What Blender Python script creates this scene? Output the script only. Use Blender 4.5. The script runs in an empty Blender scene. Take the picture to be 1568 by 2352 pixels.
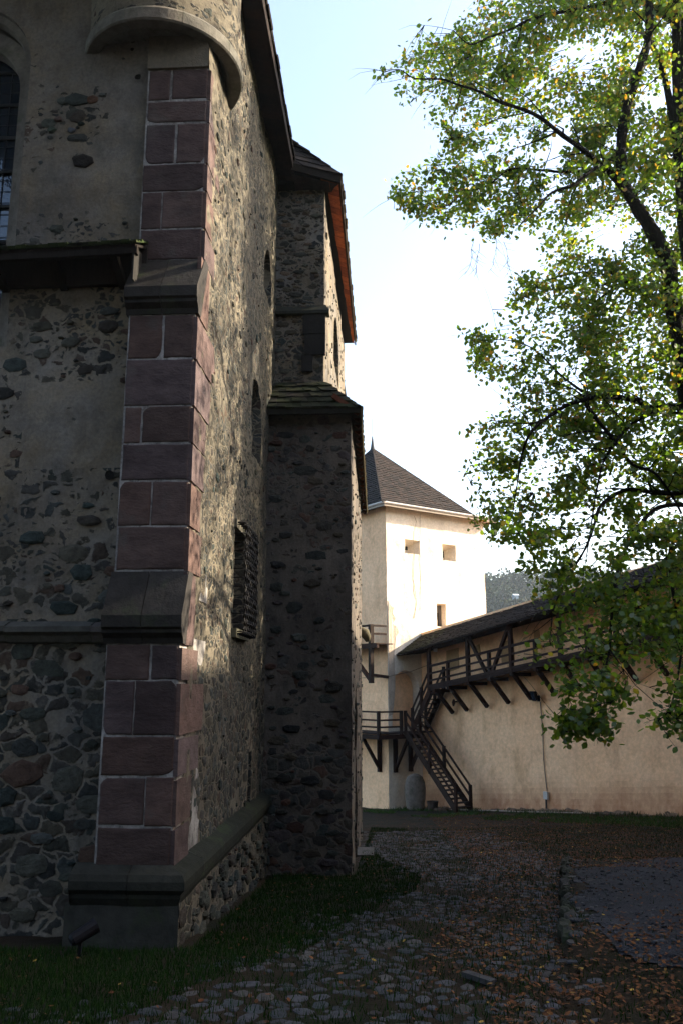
import bpy, math, random
import numpy as np
from mathutils import Vector, noise
R = math.radians
S = bpy.context.scene
C = S.collection
random.seed(7)

# ------------------------------------------------------------------ camera
EYE = Vector((0, 0, 1.7)); FPX = 1907.0; PITCH = R(11.96); YAW = R(-3.18)
_f0 = Vector((math.sin(YAW), math.cos(YAW), 0)); _r0 = Vector((math.cos(YAW), -math.sin(YAW), 0))
_F = _f0 * math.cos(PITCH) + Vector((0, 0, math.sin(PITCH)))
_U = -_f0 * math.sin(PITCH) + Vector((0, 0, math.cos(PITCH)))
cam = bpy.data.objects.new('camera', bpy.data.cameras.new('camera')); C.objects.link(cam)
cam.location = EYE; cam.rotation_euler = (R(90) + PITCH, 0, -YAW)
cam.data.sensor_fit = 'VERTICAL'; cam.data.sensor_height = 22.2; cam.data.lens = 18.0
cam.data.clip_start = .05; cam.data.clip_end = 6000
S.camera = cam

# ------------------------------------------------------------------ sky, sun, exposure
SUN_AZ, SUN_EL = R(76), R(27)          # azimuth from +Y towards +X
w = bpy.data.worlds.new('World'); S.world = w; w.use_nodes = True
nt = w.node_tree; nt.nodes.clear()
sky = nt.nodes.new('ShaderNodeTexSky'); sky.sky_type = 'NISHITA'; sky.sun_disc = False
sky.sun_elevation = SUN_EL; sky.sun_rotation = SUN_AZ; sky.air_density = 1.0; sky.dust_density = 3.2; sky.ozone_density = 0.5
bg = nt.nodes.new('ShaderNodeBackground'); bg.inputs[1].default_value = .15
wo = nt.nodes.new('ShaderNodeOutputWorld')
nt.links.new(sky.outputs[0], bg.inputs[0]); nt.links.new(bg.outputs[0], wo.inputs[0])
sd = bpy.data.lights.new('sun', 'SUN'); sd.energy = 5.0; sd.angle = R(.5); sd.color = (1, .86, .66)
sun = bpy.data.objects.new('sun', sd); C.objects.link(sun)
_sv = Vector((math.sin(SUN_AZ) * math.cos(SUN_EL), math.cos(SUN_AZ) * math.cos(SUN_EL), math.sin(SUN_EL)))
sun.rotation_euler = _sv.to_track_quat('Z', 'Y').to_euler(); sun.location = (30, 10, 40)
S.view_settings.view_transform = 'Standard'; S.view_settings.look = 'None'
S.view_settings.exposure = 1.9; S.view_settings.gamma = 1
S.cycles.max_bounces = 6; S.cycles.transparent_max_bounces = 6

# ------------------------------------------------------------------ helpers
def ray(x, y): return _F * FPX + _r0 * (x - 784) + _U * (1176 - y)
def at(x, y, X=None, Y=None, Z=None):          # a point of the photograph (1568 wide) at a known plane
    d = ray(x, y)
    t = (Y / d.y) if Y is not None else (X / d.x) if X is not None else (Z - EYE.z) / d.z
    return EYE + d * t
def proj(P):
    v = Vector(P) - EYE; z = v.dot(_F)
    return (784 + FPX * v.dot(_r0) / z, 1176 - FPX * v.dot(_U) / z) if z > .1 else (-9999, -9999)
def sm(a, b, x):
    t = min(1, max(0, (x - a) / (b - a))); return t * t * (3 - 2 * t)
def nz(x, y, z=0.): return noise.noise(Vector((x, y, z)))

class MB:
    def __init__(s): s.v = []; s.f = []; s.m = []; s.c = []
    def face(s, pts, m=0, c=(1, 1, 1)):
        n = len(s.v); s.v += [tuple(p) for p in pts]; s.f.append(tuple(range(n, n + len(pts)))); s.m.append(m); s.c.append(c)
    def mesh(s, vs, fs, m=0, c=(1, 1, 1)):
        n = len(s.v); s.v += [tuple(p) for p in vs]
        for f in fs: s.f.append(tuple(n + i for i in f)); s.m.append(m); s.c.append(c)
    def hexa(s, p, m=0, c=(1, 1, 1)):       # p: 4 bottom, 4 top, both counter-clockwise seen from above
        s.mesh(p, [(3, 2, 1, 0), (4, 5, 6, 7), (0, 1, 5, 4), (1, 2, 6, 5), (2, 3, 7, 6), (3, 0, 4, 7)], m, c)
    def box(s, x0, x1, y0, y1, z0, z1, m=0, c=(1, 1, 1)):
        s.hexa([(x0, y0, z0), (x1, y0, z0), (x1, y1, z0), (x0, y1, z0), (x0, y0, z1), (x1, y0, z1), (x1, y1, z1), (x0, y1, z1)], m, c)
    def beam(s, a, b, w, h, m=0, c=(1, 1, 1), up=(0, 0, 1)):
        a = Vector(a); b = Vector(b); d = (b - a).normalized(); sd = d.cross(Vector(up))
        if sd.length < .01: sd = d.cross(Vector((1, 0, 0)))
        sd.normalize(); u = sd.cross(d).normalized(); sd = sd * w / 2; u = u * h / 2
        s.hexa([a - sd - u, b - sd - u, b + sd - u, a + sd - u, a - sd + u, b - sd + u, b + sd + u, a + sd + u], m, c)
    def tube(s, pts, rad, k=6, m=0, c=(1, 1, 1), caps=True):
        n0 = len(s.v); n = len(pts)
        rad = rad if isinstance(rad, (list, tuple)) else [rad] * n
        P = [Vector(p) for p in pts]; ref = Vector((.3, .2, 1)).normalized()
        for i in range(n):
            d = (P[min(i + 1, n - 1)] - P[max(i - 1, 0)]).normalized()
            a = d.cross(ref)
            if a.length < .05: a = d.cross(Vector((1, 0, 0)))
            a.normalize(); b = d.cross(a)
            for j in range(k):
                t = 2 * math.pi * j / k; s.v.append(tuple(P[i] + (a * math.cos(t) + b * math.sin(t)) * rad[i]))
        for i in range(n - 1):
            for j in range(k):
                q = (j + 1) % k
                s.f.append((n0 + i * k + j, n0 + i * k + q, n0 + (i + 1) * k + q, n0 + (i + 1) * k + j)); s.m.append(m); s.c.append(c)
        if caps:
            s.f.append(tuple(n0 + j for j in range(k))); s.m.append(m); s.c.append(c)
            s.f.append(tuple(n0 + (n - 1) * k + j for j in range(k))); s.m.append(m); s.c.append(c)
    def build(s, name, mats, parent=None, smooth=False):
        me = bpy.data.meshes.new(name); me.from_pydata(s.v, [], s.f)
        if not isinstance(mats, (list, tuple)): mats = [mats]
        for m in mats: me.materials.append(m)
        me.polygons.foreach_set('material_index', s.m)
        at_ = me.attributes.new('Col', 'FLOAT_COLOR', 'FACE')
        at_.data.foreach_set('color', np.array([(*c, 1.) for c in s.c], dtype=np.float32).ravel())
        if smooth: me.polygons.foreach_set('use_smooth', [True] * len(me.polygons))
        me.update()
        o = bpy.data.objects.new(name, me); C.objects.link(o)
        if parent is not None: o.parent = parent; o.matrix_parent_inverse = parent.matrix_basis.inverted()
        return o
def tag(o, label=None, cat=None, group=None, kind=None):
    if label: o['label'] = label
    if cat: o['category'] = cat
    if group: o['group'] = group
    if kind: o['kind'] = kind
    return o
def empty(name, loc, label, cat, group=None):
    o = bpy.data.objects.new(name, None); C.objects.link(o); o.location = loc; o.empty_display_size = .2
    return tag(o, label, cat, group)

# ------------------------------------------------------------------ materials
def mat(name): 
    m = bpy.data.materials.new(name); m.use_nodes = True
    m.node_tree.nodes['Principled BSDF'].inputs['Specular IOR Level'].default_value = .12
    return m, m.node_tree, m.node_tree.nodes['Principled BSDF']
def N(nt, t, **k):
    n = nt.nodes.new('ShaderNode' + t)
    for a, b in k.items(): setattr(n, a, b)
    return n
def tex(nt, scale, detail=6, rough=.6, coord=None, sc=None, kind='Noise'):
    n = N(nt, 'Tex' + kind); n.inputs['Scale'].default_value = scale
    if kind == 'Noise': n.inputs['Detail'].default_value = detail; n.inputs['Roughness'].default_value = rough
    tc = N(nt, 'TexCoord'); src = tc.outputs['Object']
    if sc:
        mp = N(nt, 'Mapping'); mp.inputs['Scale'].default_value = sc; nt.links.new(src, mp.inputs[0]); src = mp.outputs[0]
    nt.links.new(src, n.inputs['Vector']); return n
def ramp(nt, src, stops):
    r = N(nt, 'ValToRGB'); e = r.color_ramp.elements
    e[0].position, e[0].color = stops[0][0], (*stops[0][1], 1)
    e[1].position, e[1].color = stops[-1][0], (*stops[-1][1], 1)
    for p, c in stops[1:-1]: q = e.new(p); q.color = (*c, 1)
    nt.links.new(src, r.inputs[0]); return r.outputs[0]
def mix(nt, fac, a, b, mode='MIX'):
    m = N(nt, 'MixRGB', blend_type=mode)
    for i, v in ((0, fac), (1, a), (2, b)):
        if hasattr(v, 'is_linked'): nt.links.new(v, m.inputs[i])
        elif i == 0: m.inputs[0].default_value = v
        else: m.inputs[i].default_value = (*v, 1)
    return m.outputs[0]
def bump(nt, bs, h, strength, dist=.02, prev=None):
    b = N(nt, 'Bump'); b.inputs['Strength'].default_value = strength; b.inputs['Distance'].default_value = dist
    nt.links.new(h, b.inputs['Height'])
    if prev: nt.links.new(prev, b.inputs['Normal'])
    nt.links.new(b.outputs[0], bs.inputs['Normal']); return b.outputs[0]
def plaster(name, base, alt, stain, big=.6, fine=18, bstr=.5, pits=0.0, rust=None):
    m, nt, bs = mat(name)
    a = tex(nt, big, 7, .65).outputs[0]; b = tex(nt, fine, 8, .7).outputs[0]; c = tex(nt, big * 4.3, 6, .7, sc=(1, 1, .6)).outputs[0]
    col = ramp(nt, a, [(.38, base), (.62, alt)])
    col = mix(nt, ramp(nt, c, [(.52, (0, 0, 0)), (.72, (1, 1, 1))]), col, stain)
    if rust: col = mix(nt, ramp(nt, tex(nt, big * 2.2, 5, .6, sc=(1, 1, .5)).outputs[0], [(.55, (0, 0, 0)), (.75, (.8, .8, .8))]), col, rust)
    col = mix(nt, .55, col, ramp(nt, b, [(.3, (.45, .45, .45)), (.7, (1, 1, 1))]), 'MULTIPLY')
    nt.links.new(col, bs.inputs['Base Color']); bs.inputs['Roughness'].default_value = .95
    h = bump(nt, bs, b, bstr, .012)
    h = bump(nt, bs, c, bstr, .05, h)
    if pits:
        v = tex(nt, 26, kind='Voronoi').outputs[0]
        h = bump(nt, bs, ramp(nt, v, [(.08, (0, 0, 0)), (.3, (1, 1, 1))]), pits, .01, h)
    return m
def colmat(name, tint=(1, 1, 1), rough=.9, nscale=14, lo=.55, bstr=.4, bd=.01, sc=None, spec=.12, moss=None, mthr=(.55, .7)):
    """takes each face's own colour (attribute Col) and breaks it up with noise"""
    m, nt, bs = mat(name)
    at_ = N(nt, 'Attribute'); at_.attribute_name = 'Col'
    n1 = tex(nt, nscale, 8, .7, sc=sc).outputs[0]; n2 = tex(nt, nscale * 4, 4, .7, sc=sc).outputs[0]
    col = mix(nt, 1., at_.outputs[0], tint, 'MULTIPLY')
    col = mix(nt, 1., col, ramp(nt, n1, [(.3, (lo, lo, lo)), (.7, (1.25, 1.25, 1.25))]), 'MULTIPLY')
    if moss:
        col = mix(nt, ramp(nt, tex(nt, 2.1, 6, .7).outputs[0], [(mthr[0], (0, 0, 0)), (mthr[1], (1, 1, 1))]), col, moss)
    nt.links.new(col, bs.inputs['Base Color']); bs.inputs['Roughness'].default_value = rough
    bs.inputs['Specular IOR Level'].default_value = spec
    h = bump(nt, bs, n1, bstr, bd * 2); bump(nt, bs, n2, bstr, bd, h)
    return m
M = {}
M['mortar'] = plaster('lime_render', (.165, .14, .10), (.12, .105, .083), (.075, .07, .06), .7, 22, .8, .5)
M['mortar_cool'] = plaster('grey_lime_render', (.125, .112, .088), (.09, .084, .07), (.055, .054, .048), .9, 20, .9, .4)
M['mortar_dark'] = plaster('dark_rubble_mortar', (.14, .125, .105), (.09, .085, .075), (.05, .05, .045), .9, 16, 1., .3)
def rubble(name, base, alt, stain, cols, sA=4.6, sB=9., th=.016, big=.7):
    """render with field stones showing through; Col.r = share of stone, Col.g = large (1) or small (0) stones"""
    m, nt, bs = mat(name); tc = N(nt, 'TexCoord')
    wn = tex(nt, 3.2, 4, .55); sub = N(nt, 'VectorMath', operation='SUBTRACT'); nt.links.new(wn.outputs['Color'], sub.inputs[0]); sub.inputs[1].default_value = (.5, .5, .5)
    scl = N(nt, 'VectorMath', operation='SCALE'); nt.links.new(sub.outputs[0], scl.inputs[0]); scl.inputs['Scale'].default_value = .30
    add = N(nt, 'VectorMath', operation='ADD'); nt.links.new(tc.outputs['Object'], add.inputs[0]); nt.links.new(scl.outputs[0], add.inputs[1])
    mp = N(nt, 'Mapping'); mp.inputs['Scale'].default_value = (1, 1, 1.5); nt.links.new(add.outputs[0], mp.inputs[0])
    def math_(op, a, b=None, cl=False):
        q = N(nt, 'Math', operation=op); q.use_clamp = cl
        for i, v in ((0, a), (1, b)):
            if v is None: continue
            if hasattr(v, 'is_linked'): nt.links.new(v, q.inputs[i])
            else: q.inputs[i].default_value = v
        return q.outputs[0]
    def vor(sc):
        e = N(nt, 'TexVoronoi'); e.feature = 'DISTANCE_TO_EDGE'; e.inputs['Scale'].default_value = sc; nt.links.new(mp.outputs[0], e.inputs['Vector'])
        f = N(nt, 'TexVoronoi'); f.inputs['Scale'].default_value = sc; nt.links.new(mp.outputs[0], f.inputs['Vector'])
        return math_('DIVIDE', e.outputs['Distance'], sc), f.outputs['Color']
    dA, cA = vor(sA); dB, cB = vor(sB)
    at_ = N(nt, 'Attribute'); at_.attribute_name = 'Col'; sp = N(nt, 'SeparateColor'); nt.links.new(at_.outputs[0], sp.inputs[0])
    nb = tex(nt, big, 5, .6).outputs[0]; nm = tex(nt, 2.2, 4, .6).outputs[0]
    sel = math_('GREATER_THAN', math_('ADD', sp.outputs[1], math_('MULTIPLY', math_('SUBTRACT', nm, .5), 1.4)), .5)
    d = N(nt, 'Mix'); nt.links.new(sel, d.inputs[0]); nt.links.new(dB, d.inputs[2]); nt.links.new(dA, d.inputs[3]); d = d.outputs[0]
    rc = mix(nt, sel, cB, cA); rs = N(nt, 'SeparateColor'); nt.links.new(rc, rs.inputs[0])
    cov = math_('ADD', sp.outputs[0], math_('MULTIPLY', math_('SUBTRACT', nb, .5), 1.5), True)
    pres = math_('GREATER_THAN', cov, rs.outputs[0])
    thr = math_('ADD', th * .5, math_('MULTIPLY', math_('MULTIPLY', rs.outputs[1], math_('SUBTRACT', 1.25, cov)), th * 1.6))
    edge = math_('DIVIDE', math_('SUBTRACT', d, thr), .012, True)
    fine = tex(nt, 24, 8, .72).outputs[0]; fine2 = tex(nt, 90, 3, .6).outputs[0]
    stone = math_('MULTIPLY', edge, pres)
    stone = math_('MULTIPLY', stone, ramp(nt, fine, [(.30, (.25, .25, .25)), (.42, (1, 1, 1))]))
    a = tex(nt, .8, 7, .65).outputs[0]; c3 = tex(nt, 3.1, 6, .7, sc=(1, 1, .5)).outputs[0]
    pl = ramp(nt, a, [(.38, base), (.62, alt)]); pl = mix(nt, ramp(nt, c3, [(.5, (0, 0, 0)), (.72, (1, 1, 1))]), pl, stain)
    pl = mix(nt, .7, pl, ramp(nt, fine, [(.3, (.5, .5, .5)), (.7, (1.12, 1.12, 1.12))]), 'MULTIPLY')
    pl = mix(nt, 1., pl, ramp(nt, tex(nt, .45, 6, .75).outputs[0], [(.34, (.58, .58, .6)), (.66, (1.2, 1.18, 1.15))]), 'MULTIPLY')
    k_ = len(cols); st = ramp(nt, rs.outputs[2], [(i / (k_ - 1), c) for i, c in enumerate(cols)])
    st = mix(nt, .8, st, ramp(nt, tex(nt, 11, 6, .7).outputs[0], [(.3, (.45, .45, .45)), (.7, (1.3, 1.3, 1.3))]), 'MULTIPLY')
    st = mix(nt, math_('MULTIPLY', ramp(nt, tex(nt, 6, 5, .7).outputs[0], [(.55, (0, 0, 0)), (.68, (1, 1, 1))]), .5), st, pl)
    nt.links.new(mix(nt, stone, pl, st), bs.inputs['Base Color']); bs.inputs['Roughness'].default_value = .93
    dome = math_('MULTIPLY', math_('MULTIPLY', math_('DIVIDE', math_('SUBTRACT', d, thr), .05, True), pres), math_('ADD', .2, rs.outputs[1]))
    h = bump(nt, bs, dome, .5, .022); h = bump(nt, bs, stone, .5, .012, h)
    h = bump(nt, bs, fine, .6, .015, h); h = bump(nt, bs, c3, .5, .04, h); bump(nt, bs, fine2, .35, .004, h)
    return m
PALN = [(.060, .062, .052), (.10, .088, .066), (.052, .064, .058), (.085, .080, .072), (.045, .048, .046), (.11, .075, .055), (.072, .082, .080), (.038, .038, .036), (.095, .09, .07)]
M['rub_warm'] = rubble('warm_rubble', (.172, .139, .093), (.168, .155, .138), (.10, .095, .084), [tuple(q * .62 for q in c) for c in PALN], 4.2, 9)
M['rub_cool'] = rubble('grey_rubble', (.185, .16, .118), (.14, .125, .094), (.09, .082, .065), [tuple(q * .62 for q in c) for c in PALN], 5.2, 8.6, .007)
M['rub_dark'] = rubble('dark_rubble', (.135, .115, .093), (.105, .09, .075), (.064, .057, .05), [(.055, .05, .042), (.085, .068, .05), (.045, .055, .05), (.09, .05, .035), (.07, .068, .062), (.035, .035, .032), (.08, .062, .06)], 4.2, 8.5)
M['stone'] = colmat('field_stone', tint=(0.75, 0.75, 0.75), nscale=9, lo=.5, bstr=.8, bd=.015)
M['ashlar'] = colmat('purple_sandstone', tint=(.84, .82, .82), nscale=3.2, lo=.5, bstr=.7, bd=.012, sc=(1, 1, 1.8), moss=(.075, .072, .066), mthr=(.56, .82))
M['ashgrey'] = colmat('grey_weathered_sandstone', tint=(0.55, 0.55, 0.55), nscale=6, lo=.6, bstr=.5, bd=.01, moss=(.035, .05, .02), mthr=(.55, .8))
M['joint'] = plaster('white_lime_joint', (.40, .38, .36), (.17, .158, .15), (.06, .052, .05), 3, 30, .6)
M['pink'] = plaster('pink_lime_wash', (.97, .63, .375), (.92, .565, .32), (.74, .445, .26), .35, 7, .7, 0, (.50, .29, .15))
M['white'] = plaster('cream_lime_wash', (.74, .66, .55), (.70, .61, .49), (.62, .53, .42), .4, 10, .6)
M['wood'] = colmat('dark_oiled_timber', tint=(0.6, 0.6, 0.6), nscale=10, lo=.5, bstr=.6, bd=.006, sc=(1, 1, .25))
M['shingle'] = colmat('weathered_shingle', tint=(0.42, 0.42, 0.42), nscale=12, lo=.6, bstr=.6, bd=.006)
M['mossy'] = colmat('mossy_shingle', tint=(0.5, 0.5, 0.5), nscale=12, lo=.6, bstr=.7, bd=.01, moss=(.022, .030, .010), mthr=(.45, .7))
M['metal'] = colmat('black_iron', tint=(0.7, 0.7, 0.7), rough=.55, nscale=20, lo=.6, bstr=.2, spec=.12)
M['paint'] = colmat('painted_part', rough=.6, nscale=20, lo=.8, bstr=.1)
M['bark'] = colmat('linden_bark', tint=(0.7, 0.7, 0.7), nscale=10, lo=.35, bstr=1., bd=.03, sc=(1, 1, .3))
def glass():
    m, nt, bs = mat('leaded_glass')
    bs.inputs['Base Color'].default_value = (.02, .03, .045, 1); bs.inputs['Roughness'].default_value = .07
    bs.inputs['Specular IOR Level'].default_value = 1.; bs.inputs['Metallic'].default_value = .35
    bump(nt, bs, tex(nt, 5, 3).outputs[0], .25, .02); return m
M['glass'] = glass()
M['dark'] = plaster('unlit_interior', (.02, .018, .015), (.015, .013, .011), (.01, .01, .01))
def leafmat():
    m, nt, bs = mat('linden_leaf'); nt.nodes.remove(bs); out = nt.nodes['Material Output']
    a = N(nt, 'Attribute'); a.attribute_name = 'Col'
    d = N(nt, 'BsdfDiffuse'); t = N(nt, 'BsdfTranslucent'); g = N(nt, 'BsdfGlossy'); g.inputs['Roughness'].default_value = .45
    nt.links.new(a.outputs[0], d.inputs[0])
    tc = mix(nt, 1., a.outputs[0], (4.1, 3.9, 1.5), 'MULTIPLY'); nt.links.new(tc, t.inputs[0])
    x = N(nt, 'MixShader'); x.inputs[0].default_value = .5; nt.links.new(d.outputs[0], x.inputs[1]); nt.links.new(t.outputs[0], x.inputs[2])
    y = N(nt, 'MixShader'); y.inputs[0].default_value = .05; nt.links.new(x.outputs[0], y.inputs[1]); nt.links.new(g.outputs[0], y.inputs[2])
    nt.links.new(y.outputs[0], out.inputs[0]); return m
M['leaf'] = leafmat()
M['litter'] = colmat('fallen_leaf', tint=(0.62, 0.62, 0.62), nscale=30, lo=.7, bstr=.2)
M['grassblade'] = colmat('grass_blade', tint=(0.62, 0.62, 0.62), nscale=5, lo=.6, bstr=.1)

# ------------------------------------------------------------------ ground
def Gz(x, y):
    yy = y if y < 62 else 62 + (y - 62) * .25
    z = -.095 * yy
    z += .028 * max(0, x - 2) * sm(10, 30, y) * (1 if x < 20 else 20 / x)
    z += .02 * nz(x * .5, y * .5, 3)
    # raised gravel terrace, its kerb running away on the right
    if 5 < y < 19:
        xe = 1.75 + (y - 9.0) * .2
        z += .16 * sm(xe - .04, xe + .04, x) * sm(7.6, 9.2, y) * (1 - sm(16.5, 18.5, y))
    # ditch-side earth heaped at the foot of the curtain wall
    return z
def uneven(x, y): return .035 * nz(x * 1.7, y * 1.7, 5) + .012 * nz(x * 7, y * 7, 8)
def far_z(x, y):
    if y > 62 or abs(x) > 45 or y < -45:
        d = math.hypot(x, y)
        hill = 66 * sm(180, 430, y) * (1 + .28 * nz(x * .006, y * .006, 1)) * (.85 + .15 * sm(0, 150, x))
        k = sm(45, 90, d)
        return Gz(x, y) * (1 - k) + k * (-14 + 0 * x) + hill
    return Gz(x, y)
def gmat():
    m, nt, bs = mat('dark_soil_and_turf')
    n = tex(nt, .9, 8, .7).outputs[0]; f = tex(nt, 30, 6, .7).outputs[0]
    c = ramp(nt, n, [(.4, (.022, .024, .010)), (.52, (.040, .028, .015)), (.7, (.062, .038, .021))])
    c = mix(nt, .7, c, ramp(nt, f, [(.3, (.4, .4, .4)), (.7, (1.2, 1.2, 1.2))]), 'MULTIPLY')
    c = mix(nt, 1., c, (.5, .5, .5), 'MULTIPLY'); nt.links.new(c, bs.inputs['Base Color']); bs.inputs['Roughness'].default_value = 1
    bump(nt, bs, f, .8, .03); return m
M['ground'] = gmat()
def grid_sheet(name, xs, ys, zf, m, skip=None):
    vs = [(x, y, zf(x, y)) for y in ys for x in xs]; nx = len(xs); fs = []
    for j in range(len(ys) - 1):
        for i in range(nx - 1):
            if skip and skip((xs[i] + xs[i + 1]) / 2, (ys[j] + ys[j + 1]) / 2): continue
            fs.append((j * nx + i, j * nx + i + 1, (j + 1) * nx + i + 1, (j + 1) * nx + i))
    b = MB(); b.mesh(vs, fs); o = b.build(name, m, smooth=True); return o
def frange(a, b, s):
    n = max(1, round((b - a) / s)); return [a + (b - a) * i / n for i in range(n + 1)]
xs = frange(-900, -60, 60)[:-1] + frange(-60, -8, 4)[:-1] + frange(-8, 13, .16)[:-1] + frange(13, 60, 3)[:-1] + frange(60, 900, 30)
ys = frange(-600, -30, 60)[:-1] + frange(-30, 3, 3)[:-1] + frange(3, 30, .16)[:-1] + frange(30, 62, .6)[:-1] + frange(62, 140, 6)[:-1] + frange(140, 900, 15)
gr = grid_sheet('ground', xs, ys, lambda x, y: far_z(x, y) + (uneven(x, y) if (2 < y < 62 and abs(x) < 20) else 0), M['ground'])
tag(gr, kind='structure')

# ------------------------------------------------------------------ masonry tools
DARKS = [(.08, .08, .066), (.050, .055, .046), (.062, .068, .056), (.042, .052, .048), (.075, .072, .055), (.055, .048, .04), (.085, .078, .06), (.045, .06, .056), (.035, .035, .032), (.095, .06, .045), (.07, .075, .07)]
def stone_dome(mb, ctr, u, v, n, ru, rv, h, rng, m, col):
    k = rng.choice((6, 7, 8, 9)); ph = rng.random() * 6.28; sq = rng.uniform(.0, .35); tilt = rng.uniform(-.25, .25)
    ring = []
    for i in range(k):
        a = ph + 2 * math.pi * (i + rng.uniform(-.22, .22)) / k
        ca, sa = math.cos(a), math.sin(a); r = 1 / max(abs(ca), abs(sa)) ** sq * rng.uniform(.8, 1.05)
        x = ca * r; y = sa * r + tilt * ca * .5
        ring.append((x, y))
    vs = []
    for s_, hh in ((1.0, -.012), (.93, h * .6), (.62, h)):
        for x, y in ring:
            vs.append(ctr + u * (x * ru * s_) + v * (y * rv * s_) + n * (hh + (rng.uniform(-.25, .25) * h if s_ < .9 else 0)))
    vs.append(ctr + n * h * 1.05); fs = []
    for L in (0, 1):
        for i in range(k):
            j = (i + 1) % k; fs.append((L * k + i, L * k + j, (L + 1) * k + j, (L + 1) * k + i))
    for i in range(k): fs.append((2 * k + i, 2 * k + (i + 1) % k, 3 * k))
    # consistent winding towards n
    a_, b_, c_ = vs[fs[0][0]], vs[fs[0][1]], vs[fs[0][2]]
    mb.mesh(vs, fs, m, col)
def pack(mb, O, u, v, n, W, H, dens, size, rng, m=1, tries=6000, h=(.008, .03), flat=.7, cols=DARKS, ok=None, disp=None, tight=1.0):
    """darts largest first; dens(s,t)->0..1 chance, size(s,t)->mean radius"""
    cell = .5; grid = {}; cand = []
    for _ in range(tries):
        s_, t_ = rng.random() * W, rng.random() * H
        if ok and not ok(s_, t_): continue
        if rng.random() > dens(s_, t_): continue
        r = size(s_, t_) * rng.choice((.35, .5, .7, .9, 1.15, 1.5)) * rng.uniform(.85, 1.15)
        cand.append((r * (1 + .25 * rng.random()), r, s_, t_))
    cand.sort(reverse=True)
    for _, r, s_, t_ in cand:
        ru = r * rng.uniform(.95, 1.35); rv = r * flat * rng.uniform(.75, 1.15)
        g = (int(s_ / cell), int(t_ / cell)); bad = False
        for a in (-1, 0, 1):
            for b in (-1, 0, 1):
                for (s2, t2, u2, v2) in grid.get((g[0] + a, g[1] + b), ()):
                    if ((s_ - s2) / (ru + u2)) ** 2 + ((t_ - t2) / (rv + v2)) ** 2 < .9 * tight: bad = True; break
                if bad: break
            if bad: break
        if bad: continue
        if s_ - ru < 0 or s_ + ru > W or t_ - rv < -.02 or t_ + rv > H: continue
        grid.setdefault(g, []).append((s_, t_, ru, rv))
        d = disp(s_, t_) if disp else 0
        col = rng.choice(cols); k = rng.uniform(.7, 1.35); col = tuple(c * k for c in col)
        stone_dome(mb, O + u * s_ + v * t_ + n * d, u, v, n, ru, rv, rng.uniform(*h), rng, m, col)
def wall_grid(mb, O, u, v, n, W, H, step, disp, holes=(), m=0, reveal=.3, mr=None, cov=None, c=(1, 1, 1)):
    """grid wall with displaced surface; holes = (s0,t0,s1,t1,kind,depth,(inset l,b,r,t), back material)"""
    S_ = set([0, W]); T_ = set([0, H])
    for h in holes: S_ |= {h[0], h[2]}; T_ |= {h[1], h[3]} | ({h[3] - (h[2] - h[0]) / 2} if h[4] == 'arch' else set())
    def fill(vals, st):
        vals = sorted(vals); out = []
        for a, b in zip(vals, vals[1:]): out += frange(a, b, st)[:-1]
        return out + [vals[-1]]
    ss = fill(S_, step); ts = fill(T_, step); ns = len(ss)
    P = {}
    def inside(s_, t_, h):
        if not (h[0] < s_ < h[2] and h[1] < t_ < h[3]): return False
        if h[4] == 'arch':
            r = (h[2] - h[0]) / 2; zc = h[3] - r
            if t_ > zc and math.hypot(s_ - (h[0] + h[2]) / 2, t_ - zc) > r: return False
        return True
    keep = {}
    for j in range(len(ts) - 1):
        for i in range(ns - 1):
            cs, ct = (ss[i] + ss[i + 1]) / 2, (ts[j] + ts[j + 1]) / 2
            keep[i, j] = next((k for k, h in enumerate(holes) if inside(cs, ct, h)), -1)
    co = {(i, j): [ss[i], ts[j]] for i in range(ns) for j in range(len(ts))}
    edges = []
    for (i, j), k in keep.items():
        if k < 0: continue
        for (di, dj, a, b) in ((1, 0, (i + 1, j), (i + 1, j + 1)), (-1, 0, (i, j + 1), (i, j)), (0, 1, (i + 1, j + 1), (i, j + 1)), (0, -1, (i, j), (i + 1, j))):
            if keep.get((i + di, j + dj), -1) != k: edges.append((a, b, k))
    for a, b, k in edges:
        h = holes[k]
        if h[4] == 'arch':
            r = (h[2] - h[0]) / 2; zc = h[3] - r; xc = (h[0] + h[2]) / 2
            for q in (a, b):
                s_, t_ = ss[q[0]], ts[q[1]]
                if t_ > zc + 1e-6:
                    d = math.hypot(s_ - xc, t_ - zc)
                    if d > 1e-6: co[q] = [xc + (s_ - xc) * r / d, zc + (t_ - zc) * r / d]
    base = len(mb.v); idx = {}
    for q, (s_, t_) in co.items():
        idx[q] = len(mb.v); mb.v.append(tuple(O + u * s_ + v * t_ + n * disp(s_, t_)))
    for (i, j), k in keep.items():
        if k >= 0: continue
        mb.f.append((idx[i, j], idx[i + 1, j], idx[i + 1, j + 1], idx[i, j + 1])); mb.m.append(m); mb.c.append((*cov(ss[i], ts[j]), 0) if cov else c)
    for a, b, k in edges:
        h = holes[k]; dep = h[5]; l, bt, r_, tp = h[6]
        def inn(q):
            s_, t_ = co[q]; fs = (s_ - h[0]) / (h[2] - h[0]); ft = (t_ - h[1]) / (h[3] - h[1])
            return O + u * (h[0] + l + fs * (h[2] - h[0] - l - r_)) + v * (h[1] + bt + ft * (h[3] - h[1] - bt - tp)) - n * dep
        mb.face([mb.v[idx[a]], mb.v[idx[b]], inn(b), inn(a)], mr if mr is not None else m)
    return co
def vec(*a): return Vector(a)

# ------------------------------------------------------------------ church
XN = -2.25                                  # plane of the long side wall
church = empty('church', (-4, 12, Gz(-4, 12)), 'tall medieval rubble stone church with purple sandstone buttress and round corner turret', 'church')
rng = random.Random(3)

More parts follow.
